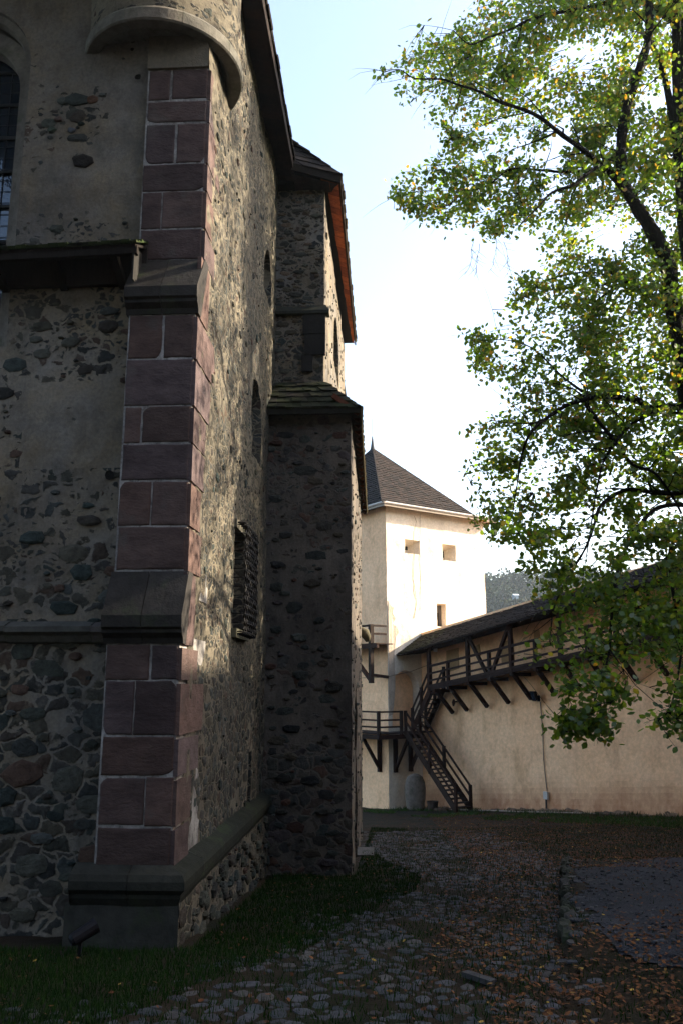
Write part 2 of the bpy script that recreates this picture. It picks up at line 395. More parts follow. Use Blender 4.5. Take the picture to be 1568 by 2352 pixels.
# left-hand front wall, facing the camera
FX0, FX1, FY, FZ0, FZ1 = -8.0, -2.6, 9.42, -1.4, 12.4
bm = MB()
fu, fv, fn = vec(1, 0, 0), vec(0, 0, 1), vec(0, -1, 0); FO = vec(FX0, FY, FZ0)
fdisp = lambda s_, t_: .03 * nz(s_ * 1.3, t_ * 1.3, 2) + .014 * nz(s_ * 5, t_ * 5, 9) + .006 * nz(s_ * 15, t_ * 15, 4)
wz = 10.87
holes = [(-6.62 - FX0, 5.86 - FZ0, -4.70 - FX0, wz - FZ0, 'arch', .3, (.02, .0, .02, .0), None)]
def fdens(s_, t_):
    x, y = proj((FX0 + s_, FY, FZ0 + t_))
    if y < 130: return .02
    if y < 560:
        d = .0
        if 85 < x < 240 and 215 < y < 330: d = .5
        elif 95 < x < 130 and y < 420: d = .15
        elif 500 < y < 560 and x < 300: d = .6
        elif x < 85: d = .35
        else: d = .03
        return d
    if y < 880: return .8 if nz(s_ * 1.2, t_ * 1.2, 7) > -.3 else .25
    if y < 1090: return .7 if x < 40 else .07
    if y < 1250: return .55
    if y < 1430: return .75
    return 1.0
def fsize(s_, t_):
    x, y = proj((FX0 + s_, FY, FZ0 + t_))
    return .085 if y < 900 else .09 if y < 1250 else .12 if y < 1600 else .15
wall_grid(bm, FO, fu, fv, fn, FX1 - FX0, FZ1 - FZ0, .1, fdisp, holes, cov=lambda s_, t_: (fdens(s_, t_) * .95 - .05, .75 if t_ < 4.2 else .45))
pack(bm, FO, fu, fv, fn, FX1 - FX0, FZ1 - FZ0, lambda s_, t_: fdens(s_, t_) ** 2 * .1, fsize, rng, tries=16000, h=(.01, .04), disp=fdisp, ok=lambda s_, t_: not (holes[0][0] - .15 < s_ < holes[0][2] + .15 and holes[0][1] - .15 < t_ < holes[0][3] + .1))
# a few hand-placed stones and putlog holes that the photo shows on the bare render
for (x, y, r, c) in [(145, 233, .07, (.09, .1, .09)), (213, 230, .08, (.13, .07, .045)), (180, 270, .11, (.06, .05, .04)), (190, 372, .13, (.025, .022, .02)), (120, 300, .06, (.06, .08, .06)), (165, 300, .05, (.1, .11, .13)), (135, 275, .05, (.13, .09, .08))]:
    p = at(x, y, Y=FY); stone_dome(bm, p + fn * .012, fu, fv, fn, r * 1.2, r * .85, .02, rng, 1, c)
def hole_disc(mb, p, u, v, n, r, m):
    vs = [p + (u * math.cos(a * .785) + v * math.sin(a * .785)) * r * rng.uniform(.85, 1.1) + n * .03 for a in range(8)]
    vi = [p + (u * math.cos(a * .785) + v * math.sin(a * .785)) * r * .7 + n * .022 for a in range(8)]
    mb.mesh(vs + vi, [(a, (a + 1) % 8, 8 + (a + 1) % 8, 8 + a) for a in range(8)] + [tuple(range(8, 16))], m)
for x, y, r in [(319, 180, .045), (254, 1093, .06), (306, 117, .025)]: hole_disc(bm, at(x, y, Y=FY), fu, fv, fn, r, 2)
bm.build('front_wall', [M['rub_warm'], M['stone'], M['dark']], church)

# arched window of the front wall: stone ring, glazing, bars
b = MB(); cx = -5.66
for (r0, r1, zc, y0, y1) in [(.96, .87, 9.90, 9.50, 9.62), (.90, .745, 9.66, 9.62, 9.80)]:
    seg = 28
    for i in range(seg):
        a0, a1 = math.pi * i / seg, math.pi * (i + 1) / seg
        def q(a, r, y): return (cx + r * math.cos(a), y, zc + r * math.sin(a))
        col = (.30, .27, .22) if (i // 4) % 2 else (.26, .235, .20)
        b.face([q(a0, r0 + .1, y0), q(a1, r0 + .1, y0), q(a1, r1, y0), q(a0, r1, y0)], 0, col)
        b.face([q(a0, r1, y0), q(a1, r1, y0), q(a1, r1 - .02, y1), q(a0, r1 - .02, y1)], 0, col)
    for sgn in (-1, 1):
        b.box(*sorted((cx + sgn * r1, cx + sgn * (r0 + .1))), y0, y1, 5.86, zc, 0, (.27, .245, .21))
fr = b.build('arched_window', M['ashgrey'], church)
b = MB(); zc = 9.66; pts = [(cx + .76 * math.cos(math.pi * i / 24), 9.86, zc + .76 * math.sin(math.pi * i / 24)) for i in range(25)]
b.face([(cx - .76, 9.86, 5.8)] + [(cx + .76, 9.86, 5.8)] + pts); b.build('glazing', M['glass'], fr)
b = MB()
hw = lambda z: .75 if z < zc else math.sqrt(max(.001, .75 ** 2 - (z - zc) ** 2))
for z in np.arange(5.95, 10.35, .52): b.box(cx - hw(z), cx + hw(z), 9.815, 9.84, z, z + .035, 0, (.02, .02, .02))
for x in np.arange(cx - .7, cx + .71, .2): b.box(x - .004, x + .004, 9.842, 9.852, 5.86, zc + math.sqrt(max(0, .75 ** 2 - (x - cx) ** 2)), 0, (.03, .03, .03))
for z in np.arange(5.9, 10.3, .17): b.box(cx - hw(z), cx + hw(z), 9.844, 9.851, z, z + .006, 0, (.03, .03, .03))
b.build('window_bars', M['metal'], fr)

# stone string course across the front wall
b = MB()
x0 = FX0
while x0 < -3.2:
    L = rng.uniform(.7, 1.2); x1 = min(x0 + L, -3.1); c = rng.choice([(.12, .115, .10), (.10, .095, .085), (.14, .12, .11)])
    zt = at(0, 1426, Y=9.3).z + rng.uniform(-.012, .012)
    prof = [(.0, 0), (.17, -.07), (.17, -.13), (.10, -.17), (.06, -.24), (.0, -.26)]
    for (d0, e0), (d1, e1) in zip(prof, prof[1:]):
        b.face([(x0, FY - d0, zt + e0), (x0, FY - d1, zt + e1), (x1 - .006, FY - d1, zt + e1), (x1 - .006, FY - d0, zt + e0)], 0, c)
    x0 = x1
b.build('string_course', M['ashgrey'], church)

# buttress in three stages of sandstone blocks
BL, BR = -3.06, XN
PURP = [(.092, .064, .057), (.102, .071, .065), (.082, .057, .053), (.104, .068, .058), (.088, .066, .066), (.074, .053, .051)]
def ashlar(mb, x0, x1, y, z0, z1, proud=.012, cols=PURP, g=.006):
    c = rng.choice(cols); k = rng.uniform(.72, 1.18); c = tuple(a * k for a in c)
    xa, xb, za, zb = x0 + g, x1 - g * .4, z0 + g * rng.uniform(.5, 1.3), z1 - g * .5; e = .014; n_ = 7; out = []
    bow = [rng.uniform(-.004, .004) for _ in range(4)]
    for sd_, (p, q) in enumerate((((xa, za), (xb, za)), ((xb, za), (xb, zb)), ((xb, zb), (xa, zb)), ((xa, zb), (xa, za)))):
        for k in range(n_):
            t = k / n_; out.append((p[0] + (q[0] - p[0]) * t + rng.uniform(-.004, .004), p[1] + (q[1] - p[1]) * t + rng.uniform(-.004, .004) + bow[sd_] * math.sin(t * 3.1)))
    if rng.random() < .35:                    # a chipped corner
        k = rng.choice((0, n_, 2 * n_, 3 * n_)); cx_, cz_ = (xa + xb) / 2, (za + zb) / 2; out[k] = (out[k][0] + (cx_ - out[k][0]) * .12, out[k][1] + (cz_ - out[k][1]) * .12)
    m_ = len(out); mx, mz = (xa + xb) / 2, (za + zb) / 2
    def ins(p, d): return (p[0] + (d if p[0] < mx else -d) * min(1, abs(p[0] - mx) / .05), p[1] + (d if p[1] < mz else -d) * min(1, abs(p[1] - mz) / .05))
    f = [vec(a, y, b_) for a, b_ in out] + [vec(*((q := ins(p, e * .6))[0], y - proud * .8, q[1])) for p in out] + [vec(*((q := ins(p, e * 1.6))[0], y - proud, q[1])) for p in out]
    mb.mesh(f, [(L * m_ + i, L * m_ + (i + 1) % m_, (L + 1) * m_ + (i + 1) % m_, (L + 1) * m_ + i) for L in (0, 1) for i in range(m_)] + [tuple(range(2 * m_, 3 * m_))], 0, c)
def row_z(pys, Y, px=400): return [at(px, q, Y=Y).z for q in pys]
stages = [(9.34, [160, 232, 284, 377, 440, 526, 600], [.38, None, .5, None, .33, None], 340, 475),
          (9.12, [722, 825, 932, 1018, 1105, 1208, 1312], [.52, None, .27, None, .47, None], 285, 440),
          (9.00, [1480, 1563, 1690, 1785, 1900, 2013], [.6, .42, None, .62, None], 240, 405)]
for Y, rows, splits, pl, pr in stages:
    zz = row_z(rows, Y); butt = MB(); jb = MB()
    for i, sp in enumerate(splits):
        z1, z0 = zz[i], zz[i + 1]
        cuts = [BL] + ([BL + (BR - BL) * sp] if sp else []) + [BR - .01]
        for a, c_ in zip(cuts, cuts[1:]): ashlar(butt, a, c_, Y, z0, z1, g=rng.choice((.006, .010, .016, .022)))
    jb.box(BL, BR - .004, Y + .002, 10.3, zz[-1] - .25, zz[0] + (.0 if Y > 9.3 else .1), 0)
    jc = jb.build('buttress_stage', M['joint'], church); butt.build('sandstone_blocks', M['ashlar'], jc)
# rendered head of the buttress below the turret
b = MB(); zt = row_z([160], 9.34)[0]
wall_grid(b, vec(BL, 9.32, zt), fu, fv, fn, BR - BL - .01, 10.14 - zt, .1, lambda s_, t_: .02 * nz(s_ * 4, t_ * 4, 3) + .02)
b.face([(BL, 9.3, zt), (BR, 9.3, zt), (BR, 9.34, zt), (BL, 9.34, zt)]); b.build('buttress_head', M['mortar'], church)
# weatherings
def weathering(y_hi, z_hi, y_lo, z_lo, zb, name, split):
    b = MB(); yl = y_lo - .14; xl, xr = BL - .03, BR + .04
    for a, c_, k in ((xl, BL + (BR - BL) * split - .004, .9), (BL + (BR - BL) * split + .004, xr, 1.1)):
        c = (.052 * k, .047 * k, .043 * k)
        prof = [(y_hi, z_hi), (yl, z_lo), (yl, z_lo - (z_lo - zb) * .42), (yl + .035, z_lo - (z_lo - zb) * .5), (yl + .035, z_lo - (z_lo - zb) * .62), (yl + .1, z_lo - (z_lo - zb) * .8), (y_lo - .02, zb), (y_lo + .1, zb), (y_hi + .2, z_hi)]
        n_ = len(prof); vs = [(a, p, q) for p, q in prof] + [(c_, p, q) for p, q in prof]
        fs = [(i, (i + 1) % n_, n_ + (i + 1) % n_, n_ + i) for i in range(n_)] + [tuple(range(n_)), tuple(range(n_, 2 * n_))]
        b.mesh(vs, fs, 0, c)
    b.build(name, M['ashgrey'], church)
weathering(9.34, at(400, 597, Y=9.34).z, 9.12, at(400, 657, Y=9.0).z, at(400, 722, Y=9.12).z, 'weathering', .5)
weathering(9.12, at(400, 1312, Y=9.12).z, 9.0, at(400, 1412, Y=8.86).z, at(400, 1478, Y=9.0).z, 'weathering', .5)

# round corner turret on its corbelled ring
TX, TY, TR, TZ = -3.02, 9.94, 1.05, 10.02
b = MB(); K = 64
def tr(a, r, z): return vec(TX + r * math.cos(a), TY + r * math.sin(a), z)
zs = frange(TZ + .2, 12.1, .12)
rr = lambda a, z: TR - .015 + .02 * nz(a * 3, z * 2, 1) + .008 * nz(a * 14, z * 9, 2)
for zi, zj in zip(zs, zs[1:]):
    for i in range(K):
        a0, a1 = 2 * math.pi * i / K, 2 * math.pi * (i + 1) / K
        q0, q1 = a0 % (2 * math.pi), a1 % (2 * math.pi)
        b.face([tr(a0, rr(q0, zi), zi), tr(a1, rr(q1, zi), zi), tr(a1, rr(q1, zj), zj), tr(a0, rr(q0, zj), zj)], 0, (.42, .3, 0))
b.build('turret_drum', M['rub_cool'], church, smooth=True)
b = MB(); nst = 9
prof = [(TR + .0, TZ + .22), (TR + .03, TZ + .17), (TR + .03, TZ + .02), (TR + .01, TZ), (TR - .13, TZ), (TR - .16, TZ + .03), (TR - .2, TZ + .12), (TR - .8, TZ + .2)]
for s_ in range(nst):
    c = rng.choice([(.24, .225, .19), (.21, .20, .17), (.27, .24, .20)])
    A0, A1 = 2 * math.pi * s_ / nst + .3, 2 * math.pi * (s_ + 1) / nst - .006 + .3
    for k in range(8):
        a0, a1 = A0 + (A1 - A0) * k / 8, A0 + (A1 - A0) * (k + 1) / 8
        for (r0, z0), (r1, z1) in zip(prof, prof[1:]):
            b.face([tr(a0, r0, z0), tr(a0, r1, z1), tr(a1, r1, z1), tr(a1, r0, z0)], 0, c)
b.build('turret_corbel', M['ashgrey'], church)
b = MB()                                      # turret's conical cap, above the frame
for i in range(32):
    a0, a1 = 2 * math.pi * i / 32, 2 * math.pi * (i + 1) / 32
    b.face([tr(a0, TR + .2, 12.1), tr(a1, TR + .2, 12.1), (TX, TY, 14.6)], 0, (.06, .045, .035))
    b.face([tr(a0, TR - .1, 12.15), tr(a1, TR - .1, 12.15), tr(a1, TR + .2, 12.1), tr(a0, TR + .2, 12.1)], 0, (.08, .045, .03))
b.build('turret_roof', M['shingle'], church)

# long side wall
su, sv, sn = vec(0, 1, 0), vec(0, 0, 1), vec(1, 0, 0)
SY0, SY1, SZ0 = 9.34, 17.2, -2.2; SO = vec(XN, SY0, SZ0)
sdisp = lambda s_, t_: .045 * nz(s_ * .8, t_ * .7, 11) + .022 * nz(s_ * 3.5, t_ * 2.6, 3) + .01 * nz(s_ * 9, t_ * 7, 6) + (.02 if s_ > 0 else 0)
def H(y0, z0, y1, z1, kind, dep, ins): return (y0 - SY0, z0 - SZ0, y1 - SY0, z1 - SZ0, kind, dep, ins, None)
sh = [H(13.15, 5.5, 14.1, 6.95, 'arch', .5, (.12, .1, .12, .12)), H(14.2, 9.0, 15.2, 10.0, 'arch', .4, (.1, .1, .1, .1)),
      H(13.5, -.1, 13.85, .7, 'rect', .35, (.03, .03, .03, .03)), H(11.95, 2.55, 12.95, 4.0, 'rect', .35, (.08, .05, .08, .05))]
b = MB()
wall_grid(b, SO, su, sv, sn, SY1 - SY0, 12.3 - SZ0, .085, sdisp, sh, cov=lambda s_, t_: ((.88 if s_ > .35 else .2), .65 if t_ < 4 else .3))
inhole = lambda s_, t_, g=.12: any(h[0] - g < s_ < h[2] + g and h[1] - g < t_ < h[3] + g for h in sh)
pack(b, SO, su, sv, sn, SY1 - SY0, 12.3 - SZ0, lambda s_, t_: .035 * (.15 if s_ < .25 else 1),
     lambda s_, t_: .052 + .03 * sm(5, 1, t_), rng, tries=15000, h=(.006, .022), flat=.85, disp=sdisp, ok=lambda s_, t_: not inhole(s_, t_), tight=1.1)
b.build('side_wall', [M['rub_cool'], M['stone']], church)
b = MB()                                      # sandstone quoins turning the corner
def quoin(z0, z1, L, y0):
    c = rng.choice(PURP); k = rng.uniform(1.1, 1.4); c = tuple(a * k for a in c)
    zt, yb = z1 - rng.uniform(.01, .04), y0 + L
    j = lambda: rng.uniform(-.05, .03)
    f = [(y0, z0), (yb + j(), z0 + .01), (yb + j(), (z0 + zt) / 2), (yb + j(), zt), (y0, zt)]
    b.mesh([vec(XN - .02, p, q) for p, q in f] + [vec(XN + .028, p + (.0 if i in (0, 4) else -.012), q) for i, (p, q) in enumerate(f)],
           [(5, 6, 7, 8, 9), (0, 1, 6, 5), (1, 2, 7, 6), (2, 3, 8, 7), (3, 4, 9, 8), (4, 0, 5, 9)], 0, c)
for Y, rows, splits, pl, pr in stages:
    zz = row_z(rows, Y)
    for i in range(len(zz) - 1): quoin(zz[i + 1] + .004, zz[i], rng.choice((.32, .42, .62, .8)) + (9.34 - Y), Y - .002)
quoin(at(400, 722, Y=9.12).z, at(400, 600, Y=9.34).z, .5, 9.2); quoin(at(400, 1480, Y=9).z, at(400, 1312, Y=9.1).z, .45, 9.1)
b.build('quoin_blocks', M['ashlar'], church)
for h in sh[:2]:
    b = MB(); b.box(XN - .52, XN - .5, SY0 + h[0] - .1, SY0 + h[2] + .1, SZ0 + h[1] - .1, SZ0 + h[3] + .1, 0, (.85, .05, 0)); b.build('niche_opening', M['rub_cool'], church)
b = MB(); b.box(XN - .36, XN - .352, 13.4, 13.95, -.2, .8, 0, (.03, .02, .02)); b.build('slot_opening', M['dark'], church)
# barred window with its basket grille
h = sh[3]; b = MB(); y0, y1, z0, z1 = 11.95, 12.95, 2.55, 4.0
b.box(XN - .36, XN - .35, y0, y1, z0, z1, 0, (.2, .24, .27)); bw = b.build('barred_window', M['glass'], church)
b = MB()
b.box(XN - .3, XN + .09, y0 - .08, y1 + .06, z0 - .14, z0 - .01, 0, (.2, .19, .13)); b.build('sill', M['ashgrey'], bw); b = MB(); b.box(XN - .05, XN + .06, y0 - .08, y1 + .06, z1 + .01, z1 + .14, 0, (.22, .2, .15))
b.build('lintel', M['ashgrey'], bw)
b = MB(); ry = np.linspace(y0 - .02, y1 + .04, 8); depth = .19; iron = (.012, .010, .009)
for yy in ry:
    pts = [(XN - .01, yy, z1 + .1), (XN + depth, yy, z1 + .08)]
    for k in range(1, 30):
        t = k / 30; pts.append((XN + depth + .012 * math.sin(k * 2.1 + yy * 9), yy + .016 * (-1) ** k, z1 + .08 - (z1 - z0 + .16) * t))
    pts += [(XN + depth, yy, z0 - .08), (XN - .01, yy, z0 - .1)]
    b.tube(pts, .015, 5, 0, iron)
for k in range(13):
    z = z0 - .06 + (z1 - z0 + .12) * k / 12
    b.tube([(XN - .01, ry[0], z), (XN + depth - .04, ry[0], z + .005), (XN + depth, ry[0] + .05, z), (XN + depth + .005, (y0 + y1) / 2, z + .01), (XN + depth, ry[-1] - .05, z), (XN - .01, ry[-1], z)], .009, 5, 0, iron)
b.build('grille', M['metal'], bw)

# plinth: moulded cap and rubble below
b = MB(); PX = XN + .16
def cap_profile(): return [(-.18, .06), (.0, -.02), (.03, -.08), (.03, -.16), (-.02, -.21), (-.02, -.25), (-.06, -.33), (-.12, -.34)]
path = [vec(-3.25, 8.84, 0), vec(PX, 8.84, 0), vec(PX, SY1, 0)]; ztop = -.13; cp = cap_profile()
def seg(a, b2, na, nb, c):
    for (d0, e0), (d1, e1) in zip(cp, cp[1:]):
        b.face([a + na * d0 + vec(0, 0, ztop + e0), a + na * d1 + vec(0, 0, ztop + e1), b2 + nb * d1 + vec(0, 0, ztop + e1), b2 + nb * d0 + vec(0, 0, ztop + e0)], 0, c)
n1, n2, nc = vec(0, -1, 0), vec(1, 0, 0), vec(1, -1, 0)
seg(path[0], vec(-2.65, 8.84, 0), n1, n1, (.04, .041, .034)); seg(vec(-2.645, 8.84, 0), path[1], n1, nc, (.05, .05, .04))
y = 8.84; first = True
while y < SY1 - .2:
    y2 = min(SY1, y + rng.uniform(.9, 1.4)); k = rng.uniform(.75, 1.2)
    seg(vec(PX, y + (0 if first else .004), 0), vec(PX, y2 - .004, 0), nc if first else n2, n2, (.034 * k, .037 * k, .027 * k)); y = y2; first = False
b.face([(-3.25, 8.84 + .18, ztop + .06), (-3.25, 8.81, ztop - .08), (-3.25, 8.86, ztop - .3), (-3.25, 9.2, ztop - .3)], 0, (.1, .1, .09))
b.build('plinth_moulding', M['ashgrey'], church)
b = MB()
wall_grid(b, vec(-3.3, 8.9, -1.9), fu, fv, fn, PX - .04 + 3.3, 1.9 + ztop - .3, .12, lambda s_, t_: .02 * nz(s_ * 2, t_ * 2, 4) + .12 * (1 - t_ / 1.5) * .3, c=(.075, .075, .065))
b.build('plinth_block', [M['ashgrey']], church)
b = MB(); O_ = vec(PX - .05, 8.9, -2.6); pd = lambda s_, t_: .05 * nz(s_ * 1.5, t_ * 1.5, 14) + .02 * nz(s_ * 6, t_ * 6, 4) + .1 * (1 - t_ / 2.2) * .5
wall_grid(b, O_, su, sv, sn, SY1 - 8.9, 2.6 + ztop - .3, .1, pd, cov=lambda s_, t_: (.85, .6))
pack(b, O_, su, sv, sn, SY1 - 8.9, 2.6 + ztop - .3, lambda s_, t_: .25, lambda s_, t_: .09, rng, tries=5000, h=(.02, .06), disp=pd)
b.build('plinth_rubble', [M['rub_cool'], M['stone']], church)

# nave eaves: soffit boards, fascia, roof slope
WOODC = [(.055, .028, .018), (.045, .024, .016), (.065, .033, .02), (.038, .02, .014)]
REDC = [(.62, .17, .06), (.52, .14, .05), (.70, .20, .07), (.42, .11, .045)]
def eave(xw, xe, ya, yb, zw, ze, cols, bw, xr, zr, mb, fas=(.05, .025, .016)):
    y = ya
    while y < yb:
        y2 = min(yb, y + bw); c = rng.choice(cols); d = rng.uniform(0, .008)
        mb.face([(xw, y + .004, zw - d), (xe, y + .004, ze - d), (xe, y2 - .004, ze - d), (xw, y2 - .004, zw - d)], 0, c); y = y2
def shingles(mb, p00, p10, p01, p11, rows, sw, th, cols, m=0, rg=None, lift=.5):
    """overlapping shingle rows between bottom edge p00-p10 and top edge p01-p11"""
    rg = rg or rng; p00, p10, p01, p11 = map(Vector, (p00, p10, p01, p11))
    nn = (p10 - p00).cross(p01 - p00)
    if nn.length < 1e-6: nn = (p10 - p00).cross(p11 - p00)
    nn.normalize()
    if nn.z < 0: nn = -nn
    for r in range(rows):
        s0, s1 = r / rows, min(1, (r + 1.25) / rows)
        a0, b0 = p00.lerp(p01, s0), p10.lerp(p11, s0); a1, b1 = p00.lerp(p01, s1), p10.lerp(p11, s1)
        L = (b0 - a0).length
        if L < .02: continue
        t = -rg.random() * sw / L
        while t < 1:
            w_ = sw * rg.uniform(.75, 1.25) / L; ta, tb = max(0, t), min(1, t + w_ - .004 / L); t += w_
            if tb - ta < .002: continue
            hh = th * rg.uniform(.7, 1.3); c = rg.choice(cols); k = rg.uniform(.75, 1.3); c = tuple(q * k for q in c)
            jd = (a1 - a0) * rg.uniform(-.05, .06)
            A, B_, D, E_ = a0.lerp(b0, ta) - jd, a0.lerp(b0, tb) - jd, a1.lerp(b1, tb), a1.lerp(b1, ta)
            A2, B2 = A + nn * hh * 1.6, B_ + nn * hh * 1.6; D2, E2 = D + nn * hh * .35, E_ + nn * hh * .35
            mb.mesh([A, B_, D, E_, A2, B2, D2, E2], [(4, 5, 6, 7), (0, 1, 5, 4), (1, 2, 6, 5), (3, 0, 4, 7)], m, c)
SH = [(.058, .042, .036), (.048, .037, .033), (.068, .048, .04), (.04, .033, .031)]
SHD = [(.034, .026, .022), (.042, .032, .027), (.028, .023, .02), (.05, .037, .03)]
b = MB(); eave(XN - .1, -1.86, 3.0, 15.75, 12.32, 12.22, WOODC, .22, 0, 0, b)
b.build('nave_soffit', M['wood'], church)
b = MB(); b.box(-1.88, -1.83, 3.0, 15.5, 12.14, 12.36, 0, (.04, .024, .018))
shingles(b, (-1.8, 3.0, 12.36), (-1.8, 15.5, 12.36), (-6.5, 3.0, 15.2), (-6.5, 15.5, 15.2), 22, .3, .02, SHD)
b.hexa([(-8, 3.2, 12.3), (-1.9, 3.2, 12.3), (-1.9, 15.5, 12.3), (-8, 15.5, 12.3), (-6.6, 3.2, 15.0), (-6.4, 3.2, 15.0), (-6.4, 15.5, 15.0), (-6.6, 15.5, 15.0)], 0, (.04, .03, .025))
b.build('nave_roof', M['shingle'], church)

# second, projecting wall of the church behind the buttress
b = MB(); O_ = vec(-2.3, 15.78, 7.0); d2 = lambda s_, t_: .03 * nz(s_ * 1.6, t_ * 1.6, 24) + .012 * nz(s_ * 6, t_ * 6, 5)
wall_grid(b, O_, fu, fv, fn, 1.06, 5.05, .1, d2, cov=lambda s_, t_: (.75, .5))
pack(b, O_, fu, fv, fn, 1.06, 5.05, lambda s_, t_: .2, lambda s_, t_: .085, rng, tries=1500, h=(.01, .03), flat=.5, disp=d2, cols=[(.10, .085, .06), (.085, .08, .06), (.12, .095, .065), (.06, .06, .05), (.14, .10, .07)])
O2 = vec(-1.245, 15.78, 7.0); d3 = lambda s_, t_: .03 * nz(s_ * 1.2, t_ * .9, 34) + .014 * nz(s_ * 5, t_ * 4, 5)
h2 = [(3.2, 2.5, 5.2, 4.0, 'arch', .45, (.15, .1, .15, .1), None)]
wall_grid(b, O2, su, sv, sn, 8.4, 5.0, .12, d3, h2, cov=lambda s_, t_: (.4, .3))
pack(b, O2, su, sv, sn, 8.4, 5.0, lambda s_, t_: .12, lambda s_, t_: .06, rng, tries=1800, h=(.01, .03), flat=.7, disp=d3, ok=lambda s_, t_: not (3 < s_ < 5.4 and 2.3 < t_ < 4.2))
b.face([(-1.24, 24.18, 7), (-8, 24.18, 7), (-8, 24.18, 12.1), (-1.24, 24.18, 12.1)])
b.build('choir_wall', [M['rub_warm'], M['stone'], M['dark']], church)
b = MB(); b.box(-1.72, -1.70, 18.7, 21.2, 9.3, 11.1, 0); b.build('choir_window', M['dark'], church)
# ledge and darker face below it
b = MB()
b.hexa([(-2.28, 15.66, 9.18), (-1.12, 15.66, 9.18), (-1.12, 15.9, 9.18), (-2.28, 15.9, 9.18), (-2.28, 15.66, 9.24), (-1.12, 15.66, 9.24), (-1.2, 15.8, 9.42), (-2.28, 15.8, 9.42)], 0, (.055, .058, .045))
for i, (x0, x1, z0, z1) in enumerate([(-1.66, -1.2, 8.75, 9.16), (-1.62, -1.2, 8.3, 8.73), (-1.68, -1.45, 7.95, 8.28)]):
    b.hexa([(x0, 15.70, z0), (x1, 15.70, z0), (x1, 15.8, z0), (x0, 15.8, z0), (x0, 15.70, z1), (x1, 15.70, z1), (x1, 15.8, z1), (x0, 15.8, z1)], 0, (.035, .032, .03))
b.build('weathered_ledge', M['ashgrey'], church)
b = MB(); eave(-1.3, -.93, 15.6, 23.9, 12.2, 12.06, REDC, .24, 0, 0, b)
for (A, B_) in (((-1.86, 15.2), (-.93, 15.6)),):
    for k in range(5):
        t0, t1 = k / 5 + .004, (k + 1) / 5 - .004
        b.face([(A[0] + (B_[0] - A[0]) * t0, A[1] + (B_[1] - A[1]) * t0, 12.05), (A[0] + (B_[0] - A[0]) * t1, A[1] + (B_[1] - A[1]) * t1, 12.05), (A[0] + (B_[0] - A[0]) * t1, 16.0, 12.12), (A[0] + (B_[0] - A[0]) * t0, 16.0, 12.12)], 0, (.05, .03, .02))
b.build('choir_soffit', M['wood'], church)
b = MB(); b.beam((-.9, 15.55, 12.16), (-.9, 23.95, 12.08), .04, .1, 0, (.07, .05, .03)); b.beam((-1.86, 15.15, 12.18), (-.88, 15.55, 12.12), .04, .16, 0, (.03, .022, .016))
shingles(b, (-.86, 15.5, 12.2), (-.86, 23.95, 12.12), (-5.5, 15.5, 16), (-5.5, 23.95, 16), 20, .26, .022, [(.11, .085, .04), (.075, .06, .035), (.13, .10, .05)])
shingles(b, (-1.86, 15.15, 12.24), (-.86, 15.5, 12.2), (-5.5, 16.2, 16), (-5.4, 16.2, 16), 20, .26, .02, SHD)
b.hexa([(-8, 15.7, 12.15), (-.95, 15.7, 12.15), (-.95, 23.9, 12.08), (-8, 23.9, 12.08), (-5.7, 16.3, 15.8), (-5.5, 16.3, 15.8), (-5.5, 23.9, 15.8), (-5.7, 23.9, 15.8)], 0, (.04, .03, .02))
b.build('choir_roof', M['shingle'], church)
# far apse, of which only the eaves corner shows
b = MB(); b.box(-7, -1.62, 24.2, 29, -3.5, 12.0); b.build('apse_wall', M['mortar'], church)
b = MB(); b.hexa([(-7, 24.25, 12.05), (-1.4, 26.3, 12.05), (-1.4, 28.6, 12.05), (-7, 29.2, 12.05), (-4, 26, 15), (-3.9, 26, 15), (-3.9, 27.5, 15), (-4, 27.5, 15)], 0, (.10, .035, .02)); b.build('apse_roof', M['shingle'], church)

# annex
AX, AY, AZ0 = -.665, 15.2, -2.4
b = MB(); O_ = vec(-2.3, AY, AZ0); da = lambda s_, t_: .04 * nz(s_ * 1.1, t_ * 1.1, 44) + .014 * nz(s_ * 5, t_ * 5, 7)
AW = 2.3 + AX; AH = 6.95 - AZ0
wall_grid(b, O_, fu, fv, fn, AW, AH, .09, da, cov=lambda s_, t_: ((.95 if t_ < 3.0 else (.7 if 7 < t_ < 9. else .3)), .8 if t_ < 3.2 else .5))
pack(b, O_, fu, fv, fn, AW, AH, lambda s_, t_: .06, lambda s_, t_: .11, rng, tries=4500, h=(.008, .04), flat=.65, disp=da,
     cols=[(.06, .055, .045), (.05, .055, .048), (.085, .07, .05), (.10, .055, .04), (.045, .045, .042), (.075, .06, .06), (.07, .075, .065)])
AU = vec(-.012, 1, 0).normalized(); AN = vec(1, .012, 0).normalized(); O2 = vec(AX, AY, AZ0)
dr = lambda s_, t_: .03 * nz(s_ * 1.2, t_ * 1., 54) + .016 * nz(s_ * 5, t_ * 4, 5) + .008 * nz(s_ * 12, t_ * 10, 5)
hd = [(1.75, 0.0, 3.3, 4.3, 'arch', .4, (.02, 0, .02, .02), None)]
wall_grid(b, O2, AU, sv, AN, 9.0, 6.9 - AZ0, .1, dr, hd, cov=lambda s_, t_: (.12, .2))
pack(b, O2, AU, sv, AN, 9.0, 6.9 - AZ0, lambda s_, t_: .12, lambda s_, t_: .065, rng, tries=3500, h=(.01, .035), flat=.7, disp=dr, ok=lambda s_, t_: not (1.6 < s_ < 3.45 and t_ < 4.5))
b.face([(AX - .108, 24.2, AZ0 - .6), (-4, 24.2, AZ0 - .6), (-4, 24.2, 6.9), (AX - .108, 24.2, 6.9)])
b.build('annex_wall', [M['rub_dark'], M['stone']], church)
b = MB()
for k in range(6): b.box(AX - .44, AX - .40, 16.9 + k * .27, 17.16 + k * .27, -2.2, 2.2, 0, rng.choice(WOODC))
